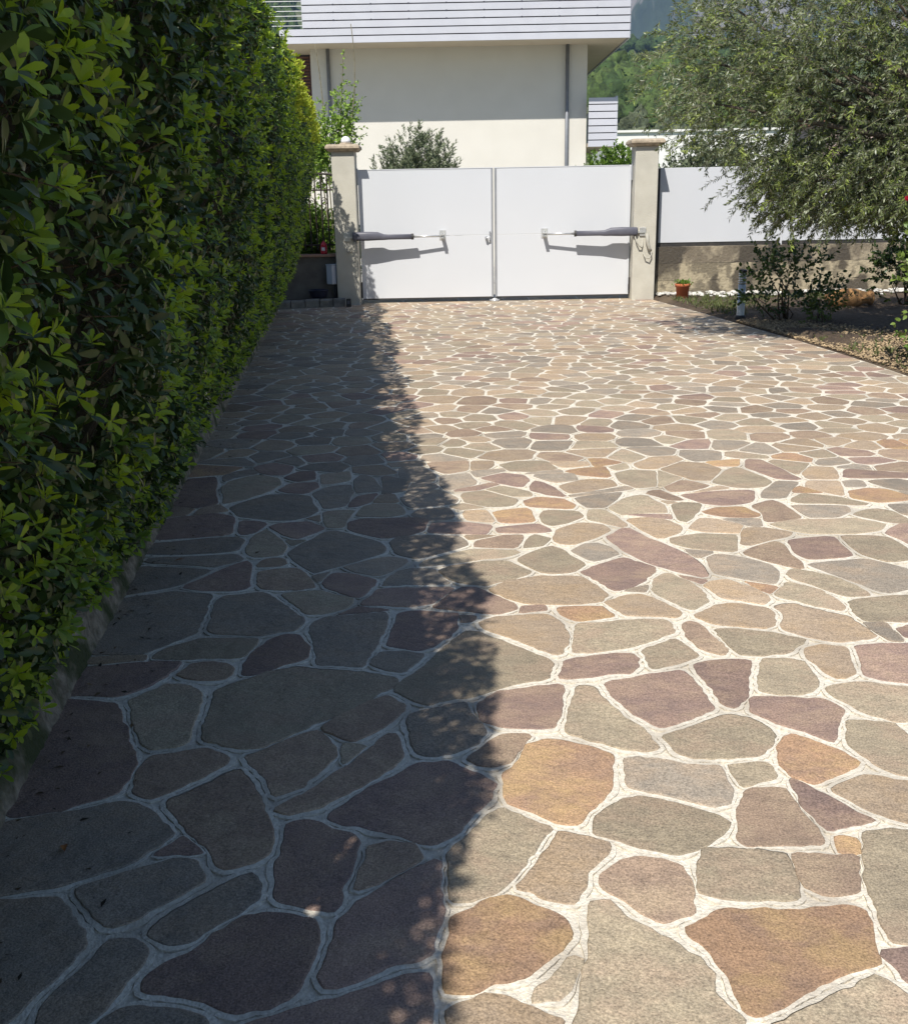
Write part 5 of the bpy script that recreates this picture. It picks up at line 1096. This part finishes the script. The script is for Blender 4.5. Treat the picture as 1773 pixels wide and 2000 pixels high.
# wood and olive groves on the slope
def grove(n, m, lo, hi, ymin, ymax, name, label, key):
    y = rng.uniform(ymin ** .5, ymax ** .5, n) ** 2; w = rng.random(n); lx = np.where(w < .72, rng.uniform(.12, .27, n), np.where(w < .84, rng.uniform(-.18, -.13, n), rng.uniform(-.5, .6, n))); x = y * lx
    nz = np.sin(x * .06 + key) * np.sin(y * .045 + key * 2) + .5 * np.sin(x * .13 + y * .1); k = nz + rng.normal(size=n) * .35 > -.1; x, y = x[k], y[k]; n = len(x)
    s = rng.uniform(lo, hi, n); z = hill_z(x, y); inw = (x / y > .12) & (x / y < .27) | (x / y < -.12) & (x / y > -.19); q = 50
    x0_, y0_, s0_, z0_ = x, y, s, z; x, y, s, z = x[inw], y[inw], s[inw], z[inw]; n = len(x)
    d = unit(rng.normal(size=(n, q, 3))); rad = rng.uniform(.55, 1.0, (n, q, 1))
    P = np.stack([x, y, z + s * .7], 1)[:, None] + d * (.9 + .25 * rad) * (s[:, None, None] * .62)
    lump = 1 + .25 * np.sin(d[..., :1] * 5 + s[:, None, None] * 9); P = P.reshape(-1, 3); nn = len(P)
    cv, ct = crowns_far(np.stack([x0_, y0_, z0_ + s0_ * .7], 1), s0_ * .62)
    o = foliage(name, [(cv, ct), leaves(P, rdir(nn), unit(d.reshape(-1, 3) + rng.normal(size=(nn, 3)) * .4), np.repeat(s * .13, q), DIA)], m, None, 'stuff'); tag(o, label, 'trees')
M_t1 = leafmat('wood_leaf', (.045, .085, .02), (.10, .15, .035), .8, .15, bump=.5, bscale=.9); M_t2 = leafmat('grove_leaf', (.085, .105, .055), (.13, .15, .08), .8, .15, bump=.4, bscale=1.2)
grove(1500, M_t1, 3.0, 5.8, 150, 600, 'hill_wood', 'green deciduous wood covering the slope below the cliff', .4)
grove(900, M_t2, 2.0, 3.4, 105, 420, 'olive_grove', 'grey green olive grove on the lower slope', 2.1)
vl = empty('hill_villa', (46, 296, 33), 'tiny white villa among the trees on the hillside', 'house')
zc = float(hill_z(46., 296.)); child(MB().box((46, 298, zc + 2.0), (11, 8, 5.4)), 'wall', M_wb, vl); child(MB().box((47.5, 297, zc + 4.9), (9, 10, .5)), 'roof', M_pipe, vl)
for k in range(3): child(MB().box((44.5 + 2.6 * k, 293.95, zc + 2.6), (1.5, .1, 2.4)), 'window', M_back, vl)

# the air between here and the mountain
hz = MB().box((0, 1130, 520), (5940, 2600, 1044)).build('haze', None); tag(hz, 'thin blue air haze filling the valley', 'haze', kind='stuff')
hm = bpy.data.materials.new('haze'); hm.use_nodes = True; hm.node_tree.nodes.clear()
vo = hm.node_tree.nodes.new('ShaderNodeVolumePrincipled'); ou = hm.node_tree.nodes.new('ShaderNodeOutputMaterial')
vo.inputs['Color'].default_value = (.42, .62, 1.0, 1); vo.inputs['Density'].default_value = .00023; vo.inputs['Anisotropy'].default_value = 0.0
hm.node_tree.links.new(vo.outputs[0], ou.inputs['Volume']); hz.data.materials.append(hm)

# litter gathered along the kerb
nl = 320; ly = 1.3 + 15 * rng.uniform(0, 1, nl) ** 1.4; lxx = kerb_x(ly) + .02 + np.abs(rng.normal(size=nl)) * .14
M_lit = leafmat('litter_leaf', (.035, .026, .016), (.16, .10, .045), .8, .1)
o = foliage('leaf_litter', [leaves(np.stack([lxx, ly, np.full(nl, .0095)], 1), unit(rng.normal(size=(nl, 3)) * np.array([1, 1, .12])), rdir(nl, (0, 0, 3), .5), rng.uniform(.012, .036, nl), OBO_LO)], M_lit, None, 'stuff'); tag(o, 'dry leaf litter gathered on the paving along the kerb', 'leaf litter')

# fallen leaves on the paving
M_dead = mat('dead_leaf', (.36, .15, .04), (.28, .10, .03), 30, .7)
for (x, y, a, lab) in ((-1.02, 2.35, .4, 'curled brown dead leaf on the dark paving by the kerb'), (-1.28, 4.62, 1.4, 'orange dead leaf on the shaded paving under the hedge')):
    V, T = OBO_HI; c_, s_ = math.cos(a), math.sin(a); VV = np.stack([V[:, 0] * c_ - (V[:, 1] - .5) * s_, V[:, 0] * s_ + (V[:, 1] - .5) * c_, V[:, 2] * 1.6 + .28], 1) * .05
    o = link('fallen_leaf', npmesh('fallen_leaf', VV, T), M_dead, None, (x, y, .006)); tag(o, lab, 'leaf', 'fallen leaves')
